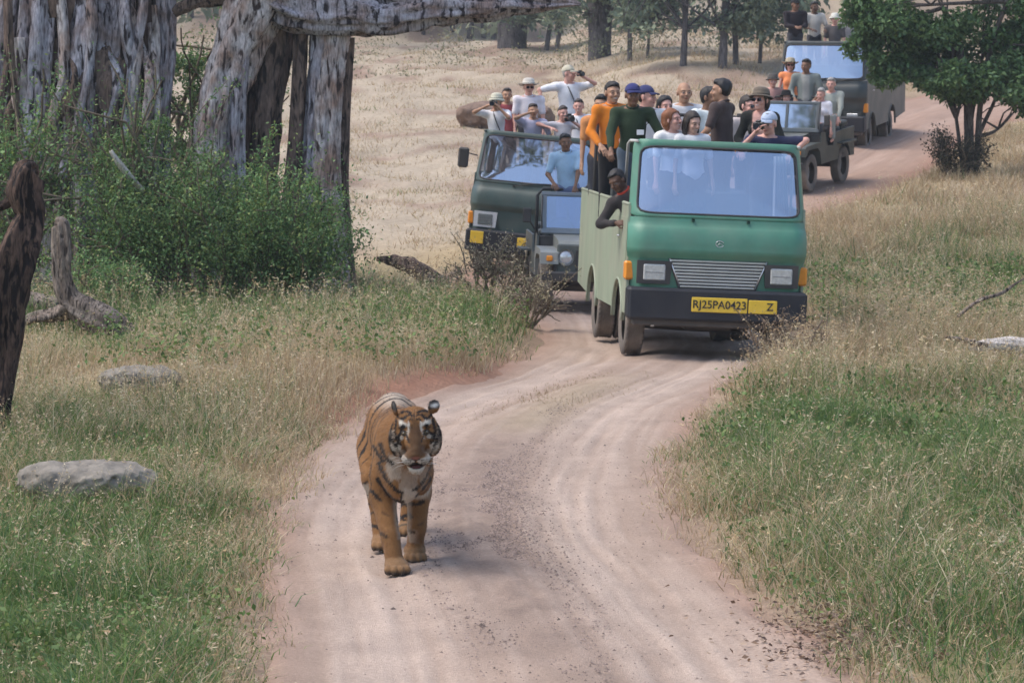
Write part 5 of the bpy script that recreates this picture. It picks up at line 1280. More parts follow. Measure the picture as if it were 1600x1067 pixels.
        zf = .076 if hairstyle == 'short' else .078; zf = zf if not hat else .12
        G.cut(lambda X, Y, Z: np.minimum(np.minimum((zf - .7 * np.maximum(0, np.abs(X) - .04)) - Z, .012 - Y - .35 * np.maximum(0, Z)), np.where(hairstyle == 'short', np.maximum(.072 - np.abs(X), -.02 - Z) + np.maximum(0, -.03 - Y), .064 - np.abs(X))) + 0 * Y)
        gv, gf = G.mesh()
        if len(gv): hobj('hair', gv, gf, hair_mat(hair))
    if hat in ('brim', 'bucket', 'round'):
        br, dr = {'brim': (.165, .012), 'bucket': (.125, .035), 'round': (.135, .02)}[hat]
        prof = [(br, -dr), (br + .003, -dr + .004), (.125, .0), (.096, .006), (.094, .05), (.084, .084), (.05, .100), (.001, .098)]
        inner = [(.001, .09), (.082, .08), (.088, .01), (.12, -.004), (br, -dr)]
        m = MB().lathe(prof, 28).lathe(inner, 28); vv = np.array(m.v); vv[:, 1] *= 1.14
        if hat == 'brim': vv[:, 2] += np.where(np.abs(vv[:, 0]) > .1, (np.abs(vv[:, 0]) - .1) * .35, 0)
        a = R(-6); vv = np.stack([vv[:, 0], vv[:, 1] * math.cos(a) - vv[:, 2] * math.sin(a), vv[:, 1] * math.sin(a) + vv[:, 2] * math.cos(a)], -1) + (0, .014, .052)
        hobj('hat', vv, np.array(m.f), cloth(hatc))
        m = MB().lathe([(.0985, .008), (.0985, .028)], 28); vv = np.array(m.v); vv[:, 1] *= 1.14
        hobj('hat_band', vv + (0, .014, .052), np.array(m.f), cloth(tuple(.5 * q for q in hatc)))
    elif hat == 'cap':
        G = Vol((-.13, -.22, -.06), (.13, .16, .17), .0105); G.ell((0, .018, .045), (.090, .108, .098), k=.01)
        G.cut(lambda X, Y, Z: .048 - Z - .12 * Y + 0 * X); G.disp(lambda X, Y, Z: 0 * X)
        gv, gf = G.mesh(); hobj('cap', gv, gf, cloth(hatc))
        pts = []; 
        for q in range(2):
            for t in np.linspace(-1, 1, 15): pts.append((.078 * t, -.068 - (0 if q == 0 else .085 * math.sqrt(max(0, 1 - t * t * .9))), .058 - (.022 if q else 0) - .012 * t * t))
        pts = np.array(pts); pts = np.vstack([pts, pts + (0, 0, .007)])
        ff = [(i, i + 1, 15 + i + 1, 15 + i) for i in range(14)] + [(30 + i, 45 + i, 46 + i, 31 + i) for i in range(14)] + [(15 + i, 16 + i, 46 + i, 45 + i) for i in range(14)]
        hobj('peak', pts, np.array(ff), cloth(tuple(.8 * q for q in hatc)))
    if glasses:
        for s in (-1, 1):
            m = MB().box(s * .034 - .026, s * .034 + .026, -.112, -.100, -.014, .020, .008); hobj('sunglasses', np.array(m.v), [np.array([f for f in m.f if len(f) == 4]), np.array([f for f in m.f if len(f) == 3])], mat('dark_lens', (.01, .01, .012), .15), False)
    o['wr'] = 0
    W = lambda p: tuple(Vector(loc) + Matrix.Rotation(R(yaw), 3, 'Z') @ (Vector(p) * sc))
    del o['wr']
    return o, W, dict(hc=hc, wrL=wrL, wrR=wrR, Rh=Rh, sc=sc, yaw=yaw)
def camera_prop(name, label, loc, yaw, pitch=0, lens=.12, big=False, cat='camera'):
    "a hand-held camera facing -Y"
    s = 1.25 if big else 1.0
    e = empty(name, loc, (R(pitch), 0, R(yaw))); tag(e, label, cat)
    m = mat('camera_black', (.018, .018, .02), .45, .15, 20)
    MB().box(-.065 * s, .065 * s, -.03 * s, .035 * s, -.045 * s, .04 * s, .012).box(-.03 * s, .03 * s, -.025 * s, .03 * s, .036 * s, .062 * s, .01).build('body', m, e)
    r = .036 * s
    MB().lathe([(r * .9, 0), (r, .01), (r, lens * .5), (r * 1.12, lens * .55), (r * 1.15, lens), (r * .95, lens), (r * .9, lens * .85)], 18, Matrix.Translation((0, -.03 * s, -.004)) @ Matrix.Rotation(R(90), 4, 'X')).build('lens', m, e)
    MB().lathe([(.001, 0), (r * .92, 0)], 18, Matrix.Translation((0, -.03 * s - lens * .86, -.004)) @ Matrix.Rotation(R(90), 4, 'X')).build('glass', mat('lens_glass', (.03, .04, .06), .08), e)
    return e
# ================================================================ the people on the vehicles
def build_people():
    W_ = (.80, .80, .83)
    g1, g2, g3, g4 = 'passengers on the bright green truck', 'passengers on the dark green truck', 'passengers in the far jeep', 'passengers on the far truck'
    # --- bright green truck
    person('person in dark green shirt, navy cap and white badge gripping the truck rail', 988, 131, 36.1, hgt=1.68, yaw=4, hyaw=2, lean=4, la=(-.30, -.32, .98), ra=(.33, -.30, 1.02), lc=.9, rc=.8,
           skin='brown', hair='black', hat='cap', hatc=(.045, .05, .16), shirt=(.032, .052, .028), sleeve='long', pants=(.10, .13, .17), badge=True, collar=(.025, .04, .022), group=g1, width=1.08)
    person('smiling person in orange shirt and black trousers standing at the truck side', 956, 130, 37.2, hgt=1.72, yaw=14, hyaw=6, la=(-.22, -.22, 1.0), ra=(.2, -.28, 1.0),
           skin='tan', hair='black', shirt=(.72, .22, .025), sleeve='long', pants=(.02, .02, .022), smile=True, collar=(.70, .2, .02), group=g1)
    person('person with dark hair peering out behind the orange shirt', 939, 150, 38.4, hgt=1.66, yaw=-8, skin='tan', hair='black', shirt=(.60, .26, .10), group=g1)
    person('person in navy cap and white shirt looking sideways behind the green shirt', 1009, 134, 37.3, hgt=1.72, yaw=12, hyaw=48, la=(-.36, -.18, 1.05), ra=(.3, -.2, 1.05), skin='pink', hair='dark', hat='cap', hatc=(.05, .055, .14), shirt=(.80, .78, .76), group=g1, width=1.1)
    person('person with short red hair smiling to the side behind the windscreen top', 1048, 172, 35.75, hgt=1.64, yaw=20, hyaw=34, hpitch=-4, skin='pink', hair='red', hairstyle='bob', shirt=(.80, .79, .77), smile=True, female=True, group=g1)
    person('person with long dark wavy hair looking down behind the windscreen top', 1083, 177, 35.7, hgt=1.60, yaw=12, hyaw=22, hpitch=14, skin='fair', hair='dark', hairstyle='long', shirt=(.78, .77, .76), female=True, smile=True, group=g1)
    person('person with tied black hair and pinkish top in the back of the green truck', 1038, 152, 38.3, hgt=1.62, yaw=8, hyaw=14, skin='pink', hair='black', hairstyle='bob', shirt=(.62, .45, .40), female=True, group=g1)
    person('bald person in pale grey t-shirt standing at the back of the green truck', 1068, 130, 38.7, hgt=1.76, yaw=4, hyaw=8, skin='tan', hairstyle='bald', shirt=(.62, .62, .63), group=g1, width=1.05)
    person('person with white shirt facing the brown shirted one', 1106, 138, 37.7, hgt=1.70, yaw=30, hyaw=30, skin='brown', hair='black', shirt=(.76, .80, .78), group=g1)
    person('person in brown shirt turned away with close cropped black hair', 1127, 126, 36.35, hgt=1.74, yaw=-118, hyaw=12, la=(-.26, -.32, 1.08), ra=(.26, -.26, 1.02), skin='tan', hair='black', shirt=(.085, .062, .058), sleeve='short', pants=(.05, .05, .06), collar=(.075, .055, .05), group=g1, width=1.05)
    person('person in wide brown hat, sunglasses and black jacket over a pink top', 1188, 137, 36.15, hgt=1.66, yaw=-16, hyaw=-14, hpitch=-4, la=(-.2, -.25, 1.02), ra=(.2, -.28, 1.06), skin='pink', hair='dark', hairstyle='bob', hat='round', hatc=(.16, .13, .10), shirt=(.62, .36, .30), vest=(.02, .022, .02), sleeve='long', glasses=True, smile=True, female=True, group=g1)
    person('person in dark glasses half hidden behind the brown hat', 1167, 152, 38.2, hgt=1.66, yaw=10, hyaw=30, skin='pink', hair='dark', shirt=(.55, .48, .46), glasses=True, group=g1)
    _, Wc, J = person('person in pale blue cap filming, one bare arm hooked over the truck corner', 1200, 175, 35.1, hgt=1.66, yaw=-6, hyaw=-22, hpitch=8, slean=4, la=(-.12, -.30, 1.52), lp=(-.7, -.2, -.7), ra=(.33, -.14, 1.27), rp=(1.0, .15, .5), rpal=(0, .2, -1), rc=.9,
           skin='pink', hair='grey', hat='cap', hatc=(.45, .52, .66), shirt=(.03, .035, .075), sleeve='short', group=g1)
    camera_prop('video_camera', 'small black video camera held up by the person in the pale blue cap', Wc((-.07, -.27, 1.62)), -20, 6, .06)
    person('driver leaning out of the cab window in dark shirt with a red collar', 958, 268, 34.95, hgt=1.66, sit=True, yaw=-8, hyaw=-38, hpitch=24, slean=-30, lean=6, la=(-.34, -.26, 1.04), lp=(-1, .2, -.9), ra=(.05, -.35, 1.15), lpal=(1, 0, -.2), skin='dark', hair='black', shirt=(.045, .04, .04), sleeve='long', collar=(.60, .07, .04), group=g1)
    # --- dark green truck
    _, Wc, J = person('person in cream bucket hat and white shirt photographing with both hands', 776, 146, 52.0, hgt=1.64, yaw=-8, hyaw=-12, la=(-.15, -.27, 1.56), lp=(-.9, .0, -.3), ra=(.08, -.27, 1.54), rp=(.7, 0, -.7), lc=1.1, rc=1.1, skin='tan', hair='dark', hat='bucket', hatc=(.62, .60, .48), shirt=W_, strap=True, group=g2)
    camera_prop('camera', 'grey camera held to the face under the cream bucket hat', Wc((-.02, -.25, 1.615)), -14, 0, .10)
    person('person with dark hair and red top behind the bucket hat', 792, 139, 53.6, hgt=1.66, yaw=6, skin='tan', hair='dark', shirt=(.30, .07, .08), group=g2)
    person('person in pale wide brimmed hat, sunglasses and pinkish white shirt', 826, 123, 53.1, hgt=1.74, yaw=4, hyaw=6, skin='pink', hair='dark', hat='brim', hatc=(.60, .56, .50), shirt=(.80, .74, .78), glasses=True, group=g2, width=1.08, collar=(.8, .76, .8))
    _, Wc, J = person('person with dark hair and lavender shirt shading the eyes with a hand', 833, 163, 51.75, hgt=1.62, yaw=4, hyaw=4, la=(-.10, -.20, 1.60), lp=(-.9, 0, -.4), ra=(.25, -.25, 1.05), lpal=(.2, 0, -1), lc=.15, skin='tan', hair='dark', shirt=(.44, .44, .58), group=g2)
    _, Wc, J = person('tall person in beige cap and white polo shirt, one hand raised to the face', 888, 103, 53.7, hgt=1.82, yaw=14, hyaw=42, la=(-.48, -.05, 1.14), lp=(-.4, .4, .6), ra=(.17, -.24, 1.60), rp=(.9, .1, -.5), skin='pink', hair='grey', hat='cap', hatc=(.56, .52, .40), shirt=(.82, .83, .87), pants=(.45, .42, .36), strap=True, group=g2, width=1.18)
    camera_prop('binoculars', 'small dark binoculars raised by the tall person in white', Wc((.13, -.26, 1.64)), 40, 0, .05)
    _, Wc, J = person('person with dark hair hidden behind a big black camera', 879, 167, 51.7, hgt=1.62, yaw=14, hyaw=8, la=(-.30, -.20, 1.38), lp=(-.9, 0, .1), ra=(.10, -.28, 1.50), rp=(.8, 0, -.5), skin='pink', hair='dark', shirt=(.60, .58, .62), group=g2)
    camera_prop('camera', 'big black camera with a fat lens pointing at the tiger', Wc((.05, -.27, 1.555)), 14, 4, .16, True)
    person('smiling person in plain white t-shirt with a dark shoulder strap', 904, 156, 52.5, hgt=1.70, yaw=-4, hyaw=-4, skin='pink', hair='dark', shirt=(.82, .82, .84), smile=True, strap=True, group=g2)
    # --- jeep behind the green truck
    person('person in pale blue shirt standing in the small grey jeep', 883, 210, 44.9, hgt=1.68, yaw=-2, hyaw=10, lean=6, slean=-3, la=(-.22, -.30, 1.02), ra=(.12, -.36, .95), skin='brown', hair='black', shirt=(.42, .60, .78), sleeve='short', pants=(.20, .25, .42), collar=(.40, .58, .76))
    # --- right jeep
    person('person in dark hat with a pale crown at the side of the far jeep', 1206, 116, 60.9, hgt=1.62, yaw=4, skin='pink', hair='dark', hat='round', hatc=(.10, .09, .08), shirt=(.45, .25, .22), group=g3)
    person('person in straw hat and sunglasses with a bright orange top', 1233, 91, 61.6, hgt=1.64, yaw=-4, skin='pink', hair='dark', hairstyle='bob', hat='brim', hatc=(.42, .36, .26), shirt=(.90, .30, .12), sleeve='none', glasses=True, female=True, group=g3)
    person('person in grey jacket standing tall in the far jeep', 1258, 94, 60.6, hgt=1.76, yaw=-12, hyaw=-18, skin='brown', hair='black', la=(-.2, -.2, 1.0), ra=(.22, -.22, 1.0), shirt=(.30, .30, .28), vest=(.20, .225, .21), sleeve='long', group=g3, width=1.1)
    person('person in black round hat sitting low behind the jeep windscreen', 1227, 141, 60.0, hgt=1.60, yaw=4, skin='pink', hair='black', hairstyle='bob', hat='round', hatc=(.015, .015, .016), shirt=(.10, .10, .12), group=g3)
    person('white haired person in grey green shirt perched on the jeep side', 1297, 123, 60.3, hgt=1.70, sit=True, yaw=-20, hyaw=4, lean=6, la=(-.18, -.36, 1.0), ra=(.22, -.34, .95), skin='pink', hair='grey', shirt=(.36, .38, .34), sleeve='long', pants=(.30, .31, .29), group=g3)
    person('person in white top with a hand at the chin, leaning on the jeep side', 1281, 139, 60.0, hgt=1.60, sit=True, yaw=-24, hyaw=-6, hpitch=10, la=(-.04, -.22, 1.45), lp=(-.5, 0, -1), skin='pink', hair='grey', shirt=(.80, .78, .82), sleeve='short', pants=(.10, .10, .11), female=True, group=g3)
    # --- far truck
    person('person in black long sleeved shirt folding hands above the far windscreen', 1240, 0, 70.4, hgt=1.72, yaw=6, hyaw=20, la=(-.06, -.28, 1.12), ra=(.08, -.28, 1.12), skin='brown', hair='black', hat='cap', hatc=(.02, .02, .024), shirt=(.026, .02, .024), sleeve='long', group=g4, width=1.1)
    person('person in beige shirt leaning on the far truck roof edge', 1270, 5, 70.9, hgt=1.70, yaw=10, hyaw=6, la=(-.15, -.3, 1.1), ra=(.2, -.3, 1.1), skin='dark', hair='black', shirt=(.56, .52, .46), group=g4)
    person('person in white bucket hat and dark top beside the beige shirt', 1302, 22, 70.6, hgt=1.60, yaw=-10, skin='pink', hair='dark', hat='bucket', hatc=(.70, .68, .60), shirt=(.10, .09, .09), group=g4)
    person('person in blue cap half covered by the leafy tree', 1324, 16, 70.9, hgt=1.66, yaw=-4, skin='pink', hair='dark', hat='cap', hatc=(.12, .20, .42), shirt=(.35, .33, .34), group=g4)
# ================================================================ the tiger (local frame: facing -Y, origin on the ground under the leading forepaw)
def seg_dist(x, z, pts):
    d = np.full(x.shape, 9.0); 
    for (a, b) in zip(pts[:-1], pts[1:]):
        ax, az = a; bx, bz = b; L = (bx - ax) ** 2 + (bz - az) ** 2 + 1e-12
        t = np.clip(((x - ax) * (bx - ax) + (z - az) * (bz - az)) / L, 0, 1)
        d = np.minimum(d, np.hypot(x - ax - t * (bx - ax), z - az - t * (bz - az)))
    return d
ORANGE = np.array([.235, .112, .038]); WHITE = np.array([.56, .52, .45]); BLACK = np.array([.018, .013, .011]); TAN = np.array([.36, .20, .085])
class Paint:
    def __init__(s, C, x, z, mask, mp, k=1.0): s.C, s.x, s.z, s.m, s.mp, s.k = C, x, z, mask, mp, k
    def _mix(s, k, col): k = np.clip(k, 0, 1)[:, None] * s.m[:, None]; s.C[:] = s.C * (1 - k) + np.asarray(col) * k
    def blob(s, u, v, ru, rv, col, p=4, a=1.0, wob=.25):
        cx, cz = s.mp(u, v); x1, _ = s.mp(u + ru, v); _, z1 = s.mp(u, v - rv); rx, rz = x1 - cx, z1 - cz
        w_ = 1 + wob * (noise(s.x * 60, s.z * 60, 0, 3) - .5) * 2
        q = ((np.abs(s.x - cx) / rx) ** 2 + (np.abs(s.z - cz) / rz) ** 2) ** .5 * w_
        s._mix(a * np.clip((1.15 - q) / .3, 0, 1), col)
    def stroke(s, pts, wpx, col=BLACK, a=1.0):
        P = [s.mp(*p) for p in pts]; x1, _ = s.mp(pts[0][0] + wpx, pts[0][1]); w_ = abs(x1 - P[0][0]) * .5 * s.k
        if len(P) > 2: P = [tuple(q) for q in smooth_path(np.array([(p[0], p[1], 0) for p in P]), 4 * len(P))[:, :2]]
        d = seg_dist(s.x, s.z, P) + (noise(s.x * 90, s.z * 90, 0, 7) - .5) * w_ * .9
        s._mix(a * np.clip((w_ * 1.2 - d) / (w_ * .5), 0, 1), col)
def vert_normals(V, Q):
    n = np.cross(V[Q[:, 2]] - V[Q[:, 0]], V[Q[:, 3]] - V[Q[:, 1]]); N = np.zeros_like(V)
    for k in range(4): np.add.at(N, Q[:, k], n)
    return N / (np.linalg.norm(N, axis=1)[:, None] + 1e-12)
def build_tiger():
    # ---- body
    B = Vol((-.34, -.32, -.03), (.36, 2.15, 1.12), .0108)
    e = B.ell
    e((0, .95, .70), (.150, .50, .210), k=.06); e((0, .55, .70), (.150, .34, .222), k=.08); e((0, 1.38, .745), (.150, .27, .215), k=.08)
    e((-.005, .13, .60), (.130, .17, .19), k=.07)                                   # brisket
    for s in (-1, 1):
        e((s * .098, .34, .66), (.080, .17, .22), k=.06)                            # shoulder blade
        e((s * .105, 1.36, .64), (.085, .22, .24), k=.06)                            # haunch
    B.cap((0, .30, .80), (.03, -.06, .84), .155, .135, k=.08); B.cap((0, .28, .66), (.03, -.04, .74), .14, .12, k=.08)
    # forelegs: leading one on the viewer's left, the other just lifting
    B.cap((-.115, .28, .56), (-.118, .30, .42), .088, .080, k=.05); B.cap((-.118, .30, .43), (-.082, .13, .20), .076, .055, k=.03); B.cap((-.082, .13, .21), (-.062, .06, .07), .054, .054, k=.02)
    B.cap((.105, .40, .56), (.108, .50, .42), .086, .074, k=.05); B.cap((.108, .50, .43), (.094, .44, .22), .073, .056, k=.03); B.cap((.094, .44, .23), (.085, .50, .085), .054, .050, k=.02)
    def paw(cx, cy, cz, sc=1.0, drop=0.0):
        e((cx, cy - .01, cz + .048), (.070 * sc, .085, .046), k=.02)
        for i, t in enumerate((-.052, -.018, .018, .052)):
            f = (.0, .022, .022, .0)[i]; e((cx + t * sc, cy - .075 - f, cz + .032 - drop), (.0235 * sc, .040, .032), k=.008)
            e((cx + t * sc, cy - .075 - f - .038, cz + .012 - drop), (.006, .010, .008), k=.004)
    paw(-.048, .045, .0, 1.06); paw(.082, .49, .028, .98, .02)
    # hind legs: knee forward and high, hock behind, near-vertical shank
    B.cap((-.125, 1.36, .62), (-.13, 1.14, .44), .115, .085, k=.05); B.cap((-.13, 1.14, .44), (-.115, 1.28, .26), .078, .048, k=.03); B.cap((-.115, 1.28, .27), (-.10, 1.10, .06), .047, .045, k=.02)
    paw(-.095, 1.08, .0, .9)
    B.cap((.12, 1.44, .62), (.13, 1.44, .42), .115, .085, k=.05); B.cap((.13, 1.44, .42), (.115, 1.82, .30), .075, .048, k=.03); B.cap((.115, 1.82, .30), (.10, 1.72, .07), .047, .045, k=.02)
    paw(.095, 1.70, .0, .9)
    # tail
    tl = smooth_path([(0, 1.58, .84), (.02, 1.78, .70), (.03, 1.90, .48), (.03, 1.98, .32), (.02, 2.08, .30)], 14)
    for a, b, i in zip(tl[:-1], tl[1:], range(13)): B.cap(a, b, .042 - .0012 * i, .042 - .0012 * (i + 1), k=.02)
    V, Q = B.mesh(); x, y, z = V.T
    N = vert_normals(V, Q)
    C = np.repeat(ORANGE[None], len(V), 0)
    w1 = fbm(x * 5, y * 4, z * 5, 51) - .5; w2 = fbm(x * 13, y * 11, z * 9, 52) - .5
    C *= (1 + .5 * w1 + .25 * w2)[:, None]
    def mix(m, col): 
        m = np.clip(m, 0, 1)[:, None]; C[:] = C * (1 - m) + np.asarray(col) * m
    mix(.75 * sstep(.60, .50, z) * sstep(.12, .04, np.abs(x)) * (y > .25) * sstep(.0, -.3, N[:, 2]), WHITE)                      # belly
    mix(sstep(-.1, -.5, N[:, 2]) * (z > .3) * (y > .4) * (y < 1.2) * .8, WHITE)
    mix(sstep(.45, .9, N[:, 2]) * sstep(.8, .95, z) * .65 * sstep(.85, 1.2, y), (.52, .46, .38))        # pale rump fur plus a sky highlight painted on upward faces
    # flank stripes, running down from the spine
    ph = y * 13.0 + w1 * 2.8 + (z - .7) * 1.0 + .25 * np.sin(z * 14 + y * 3)
    st = np.abs((ph % 1.0) - .5) * 2; br = fbm(x * 6 + 9, y * 7, z * 6, 57)
    wd = .32 + .24 * (br - .5) - .10 * sstep(.62, .45, z)
    flank = sstep(.14, .30, y) * sstep(.36, .5, z) * (1 - .75 * sstep(.10, .02, np.abs(x)) * (z < .7))
    mix(flank * np.clip((wd - st) / .10, 0, 1) * sstep(.24, .36, br), BLACK)
    # bands on the hind legs and tail
    pl = z * 13 + w1 * 2; sl = np.abs((pl % 1.0) - .5) * 2
    mix((y > 1.0) * (z < .48) * (z > .1) * np.clip((.28 + .3 * (br - .5) - sl) / .12, 0, 1), BLACK)
    mix((y > 1.62) * (z < .85) * np.clip((.4 - np.abs((y * 9 + z * 9) % 1 - .5) * 2) / .2, 0, 1), BLACK)
    # front of the animal, painted in the frontal plane
    front = (sstep(.02, .0, y - .62) * np.where((y < .62), 1, 0)).astype(float)
    mp = lambda u, v: ((u - 800) / 262.5 + .632, CAMH - (v - HZ) / 262.5)
    P = Paint(C, x, z, front * sstep(.25, -.15, N[:, 1]), mp)
    P.blob(640, 748, 14, 34, WHITE * .8, a=.5); P.blob(617, 722, 12, 24, WHITE * .85, a=.6); P.blob(664, 738, 9, 22, WHITE * .8, a=.4)
    P.blob(631, 800, 8, 30, WHITE, a=.8); P.blob(641, 770, 12, 14, WHITE, a=.5)
    for q in ([(596, 722), (605, 742), (618, 757), (628, 764)], [(594, 748), (606, 768), (618, 778), (630, 782)], [(676, 728), (668, 744), (655, 756), (648, 760)], [(678, 752), (668, 764), (652, 772)], [(590, 700), (600, 716)], [(640, 790), (654, 797), (668, 792)], [(642, 812), (650, 816)], [(625, 812), (630, 824)], [(598, 690), (603, 706), (614, 716)], [(676, 712), (682, 700)], [(585, 770), (598, 782)], [(640, 835), (652, 840)], [(594, 830), (606, 836)]): P.stroke(q, 6.5)
    P.stroke([(628, 764), (630, 790)], 4.5); P.stroke([(600, 800), (612, 806)], 3, a=.5); P.stroke([(658, 830), (668, 826)], 3, a=.5)
    inner = (y < .62) * (z < .50) * (z > .2)
    mix(inner * sstep(.45, .8, np.where(x < .02, N[:, 0], -N[:, 0])) * .35, WHITE)                   # inside of the forelegs
    mix(sstep(.5, .2, z) * (y < .62) * .35, (.13, .065, .026)); mix((z < .10) * .3, (.30, .20, .11)); mix(sstep(.042, .02, z) * (N[:, 1] < .2) * .9, (.03, .025, .02))              # pale toes, dark pads, shadow painted onto the toe fronts
    body = (V, Q, C)
    # ---- head
    h = .0054; Hd = Vol((-.24, -.30, -.30), (.24, .30, .26), h); e = Hd.ell
    e((0, .06, .028), (.112, .14, .100), k=.04); 
    for s in (-1, 1):
        e((s * .078, .035, -.055), (.072, .085, .098), k=.05); e((s * .092, .075, -.085), (.055, .07, .10), k=.05)
        e((s * .050, -.055, .046), (.042, .042, .026), k=.03); e((s * .040, -.165, -.148), (.050, .052, .040), k=.016)
        e((s * .068, -.105, .002), (.021, .022, .012), op='sub'); e((s * .066, -.080, .001), (.021, .022, .0175), k=.004)
    Hd.cap((0, -.05, .035), (0, -.185, -.100), .050, .040, k=.035); e((0, -.10, -.06), (.062, .07, .06), k=.04)
    e((0, -.212, -.112), (.030, .022, .020), k=.010); e((0, -.135, -.212), (.046, .052, .030), k=.02); e((0, -.07, -.17), (.075, .07, .06), k=.04)
    e((0, -.205, -.186), (.055, .055, .0095), op='sub'); e((0, -.235, -.155), (.004, .03, .030), op='sub')
    for s, rz, ry in ((-1, 100, 14), (1, -152, -16)):
        Rm = Euler((R(-12), R(s * 24), R(rz)), 'XYZ')
        c0 = np.array((s * .122, .075, .130)); e(c0, (.040, .015, .045), rot=Rm, k=.018)
        off = np.array(Rm.to_matrix()) @ np.array((0, -.030, .006)); e(c0 + off, (.028, .026, .034), rot=Rm, op='sub')
    Hd.cap((0, .10, -.02), (-.02, .26, -.06), .125, .15, k=.05)
    V2, Q2 = Hd.mesh(); x, y, z = V2.T; N2 = vert_normals(V2, Q2)
    C2 = np.repeat(ORANGE[None], len(V2), 0) * (1 + .45 * (fbm(x * 14, y * 14, z * 14, 61) - .5))[:, None]
    def mix2(m, col):
        m = np.clip(m, 0, 1)[:, None]; C2[:] = C2 * (1 - m) + np.asarray(col) * m
    mp2 = lambda u, v: ((u - 660) / 1960., -(v - 590) / 1908.)
    P = Paint(C2, x, z, sstep(.14, .06, y) * (z < .125), mp2, 1.7)
    b = P.blob; s_ = P.stroke
    BR = np.array([.085, .044, .02])
    for m in (-1, 1):                                        # mirrored markings, with a painted glint in each eye
        f = lambda u, v: (660 + m * (u - 660), v)
        def fb(u, v, *a, **k): b(*f(u, v), *a, **k)
        def fs(pts, w_, **k): s_([f(*p) for p in pts], w_, **k)
        fb(514, 490, 48, 34, WHITE); fb(588, 515, 18, 50, WHITE, a=.9); fb(475, 655, 52, 26, WHITE, a=.85); fb(438, 770, 56, 66, WHITE, a=.85); fb(385, 660, 34, 110, WHITE, a=.5)
        fb(570, 888, 84, 46, WHITE * .75, a=.9); fb(590, 1015, 80, 44, WHITE * .9); fb(490, 860, 60, 60, WHITE * .75, a=.7)
        fs([(585, 470), (580, 560), (560, 640)], 12, col=WHITE, a=.6)
        fb(517, 512, 30, 24, BLACK); fs([(470, 540), (520, 548), (560, 575)], 10)
        fb(520, 588, 48, 32, BLACK); fb(522, 586, 22, 15, (.13, .085, .025), wob=0); fb(524, 586, 10, 12, (.008, .008, .008), wob=0); fb(517, 579, 4, 4, (.9, .9, .9), wob=0)
        fs([(556, 600), (578, 640), (585, 670)], 14); fs([(480, 600), (455, 625), (440, 660)], 12)
        fs([(408, 430), (384, 540), (392, 680), (440, 768)], 20); fs([(440, 480), (426, 590), (436, 690), (482, 742)], 17); fs([(474, 622), (458, 668), (478, 706)], 13); fs([(350, 640), (352, 780), (405, 880)], 34); fs([(362, 450), (346, 560), (344, 640)], 20); fs([(440, 800), (470, 850), (480, 900)], 14, a=.8)
        fs([(455, 440), (510, 446), (552, 425)], 14); fs([(500, 392), (570, 372), (620, 380)], 12); fs([(545, 420), (600, 398), (636, 405)], 11); fs([(470, 355), (540, 332), (610, 335)], 11); fs([(590, 445), (620, 430), (640, 445)], 9)
        fs([(530, 300), (600, 300)], 10)
        for q in range(4): fs([(520 + q * 4, 872 + q * 14), (600, 868 + q * 13)], 3.5, a=.65)
    s_([(660, 330), (658, 400), (662, 450)], 10)
    b(660, 640, 72, 200, BR, a=.9, wob=.1); b(655, 780, 128, 84, BR * 1.25, a=.85); b(660, 480, 34, 46, (.16, .08, .03), a=.6)
    b(655, 846, 54, 26, (.20, .085, .065), wob=0); s_([(612, 858), (655, 878), (700, 858)], 9, a=.9); s_([(655, 872), (655, 908)], 9)
    s_([(480, 905), (520, 950), (590, 935), (655, 915), (720, 935), (790, 950), (830, 905)], 24); b(655, 958, 108, 27, (.022, .012, .012)); b(655, 962, 50, 12, (.30, .09, .08), a=.5)
    mix2((z > .115) * (np.abs(x) > .062) * sstep(.2, -.3, -N2[:, 1]) * 0, BLACK)
    ear = (z > .108) * (np.abs(x) > .066)
    mix2(ear * sstep(.112, .13, z), BLACK * 1.4); mix2(ear * (x < 0) * sstep(.3, .7, -N2[:, 1]) * .3, WHITE * .7)
    mix2(np.exp(-(((x - .128) / .022) ** 2 + ((z - .140) / .013) ** 2)) * ear * 1.5, (.85, .83, .8)); mix2(ear * sstep(.35, .7, N2[:, 1]) * .8, WHITE * .7)
    side = sstep(.05, .12, y) * (z < .1); ph = (y * 14 + z * 6 + 2 * fbm(x * 8, y * 8, z * 8, 62)); mix2(side * np.clip((.32 - np.abs(ph % 1 - .5) * 2) / .12, 0, 1), BLACK)
    Rh = np.array(Euler((R(5), R(-2), R(-3)), 'XYZ').to_matrix()); hp = np.array((.046, -.235, .882))
    V2 *= .94; head = (V2 @ Rh.T + hp, Q2, C2)
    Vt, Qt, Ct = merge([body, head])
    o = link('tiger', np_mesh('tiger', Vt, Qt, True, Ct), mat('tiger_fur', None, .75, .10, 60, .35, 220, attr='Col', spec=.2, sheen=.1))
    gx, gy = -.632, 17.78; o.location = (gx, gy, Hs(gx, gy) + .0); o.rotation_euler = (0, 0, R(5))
    tag(o, 'tiger walking down the dirt road, head up and mouth slightly open', 'tiger')
    # ---- fur: short strands over the whole coat
    Nn = np.concatenate([N, N2 @ Rh.T]); rnd = np.random.default_rng(5)
    nb = len(V); ln = np.full(len(Vt), .017); ln[nb:] = .011
    hx, hy, hz = V2.T
    ln[nb:] += .016 * sstep(.085, .14, np.abs(hx)) * sstep(.06, -.02, hz) * (hz < .08); ln[nb:] += .018 * sstep(-.20, -.23, hz); ln[nb:] *= np.where((hy < -.15) & (hz > -.2), .45, 1); ln[nb:] *= np.where((np.abs(hx) > .066) & (hz > .1), .8, 1)
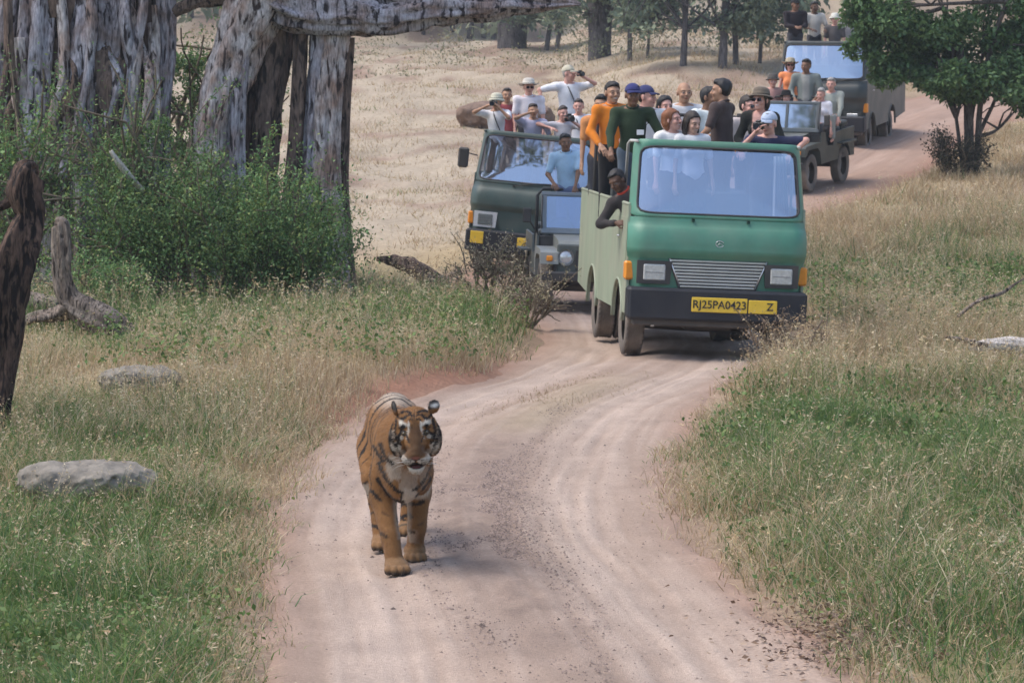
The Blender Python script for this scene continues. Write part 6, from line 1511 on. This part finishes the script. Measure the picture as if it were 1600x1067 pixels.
    eyem = (np.hypot((np.abs(hx) - .069) / .03, hz / .02) < 1) & (hy < 0); nosem = (np.hypot(hx / .035, (hz + .125) / .03) < 1) & (hy < -.18); mouthm = (np.abs(hx) < .07) & (np.abs(hz + .188) < .02) & (hy < -.1)
    ln[nb:][eyem | nosem | mouthm] = 0
    ln[:nb] += .015 * sstep(.3, .0, V[:, 1]) * sstep(.45, .6, V[:, 2]); ln[:nb] *= np.where(V[:, 2] < .1, .45, 1)
    flow = np.zeros_like(Vt); flow[:nb] = (0, .75, -.75); flow[:nb][V[:, 2] < .5] = (0, .1, -1)
    fh = np.stack([np.sign(hx) * .8, np.full_like(hx, .7), -.45 + 0 * hx], -1); up = (hz > .03); fh[up] = np.stack([hx[up] * 3, np.full(up.sum(), .8), np.full(up.sum(), .5)], -1); fh[np.abs(hx) < .03] = (0, .8, .4); flow[nb:] = fh @ Rh.T
    flow[nb:][(hz < -.19)] = (0, .1, -1)
    idx = np.concatenate([rnd.integers(0, nb, 60000), rnd.integers(nb, len(Vt), 52000)]); idx = idx[ln[idx] > 0]
    n_ = Nn[idx]; fl = flow[idx] + rnd.normal(0, .22, (len(idx), 3)); fl -= n_ * np.sum(fl * n_, 1)[:, None]; fl /= np.linalg.norm(fl, axis=1)[:, None] + 1e-9
    L = ln[idx] * rnd.uniform(.6, 1.3, len(idx)); root = Vt[idx] + rnd.normal(0, .003, (len(idx), 3)) - n_ * .002
    tip = root + (fl * .92 + n_ * .30) * L[:, None]; sd_ = np.cross(fl, n_) * .0014
    FV = np.stack([root - sd_, root + sd_, tip], 1).reshape(-1, 3)
    fc = np.repeat(Ct[idx] * rnd.uniform(.75, 1.3, (len(idx), 1)), 3, 0)
    tag(link('fur', np_mesh('fur', FV, np.arange(len(FV)).reshape(-1, 3), True, fc), mat('fur_strand', None, .7, .05, 20, attr='Col', spec=.2, trans=.15), o), kind='stuff')
    for s in (-1, 1):
        for i in range(5):
            a = np.array((s * (.05 + .006 * i), -.19 + .008 * i, -.135 - .012 * (i % 4))); b2 = a + np.array((s * rnd.uniform(.06, .10), rnd.uniform(-.01, .05), rnd.uniform(-.05, .01))); m_ = (a + b2) / 2 + (0, -.015, .012)
            MB().tube(smooth_path([a, m_, b2], 7) @ Rh.T + hp, np.linspace(.0009, .0003, 7), 4).build('whisker', mat('whisker', (.7, .68, .64), .5), o)
# ================================================================ haze
def build_haze():
    b = MB().box(-245, 245, -35, 330, -1.5, 62); o = b.build('haze', None); tag(o, 'thin pale haze in the air over the slope', 'haze', kind='stuff')
    m = bpy.data.materials.new('haze_air'); m.use_nodes = True; n = m.node_tree.nodes; n.clear()
    out = n.new('ShaderNodeOutputMaterial'); v = n.new('ShaderNodeVolumePrincipled'); v.inputs['Color'].default_value = (.86, .90, .95, 1); v.inputs['Density'].default_value = .0006; v.inputs['Anisotropy'].default_value = .2
    m.node_tree.links.new(v.outputs[0], out.inputs['Volume']); o.data.materials.append(m)
build_ground(); build_road(); build_grass(); build_fig(); build_trees(); build_shrubs(); build_deadwood(); build_rocks()
build_vehicles(); build_people(); build_tiger()
build_haze()
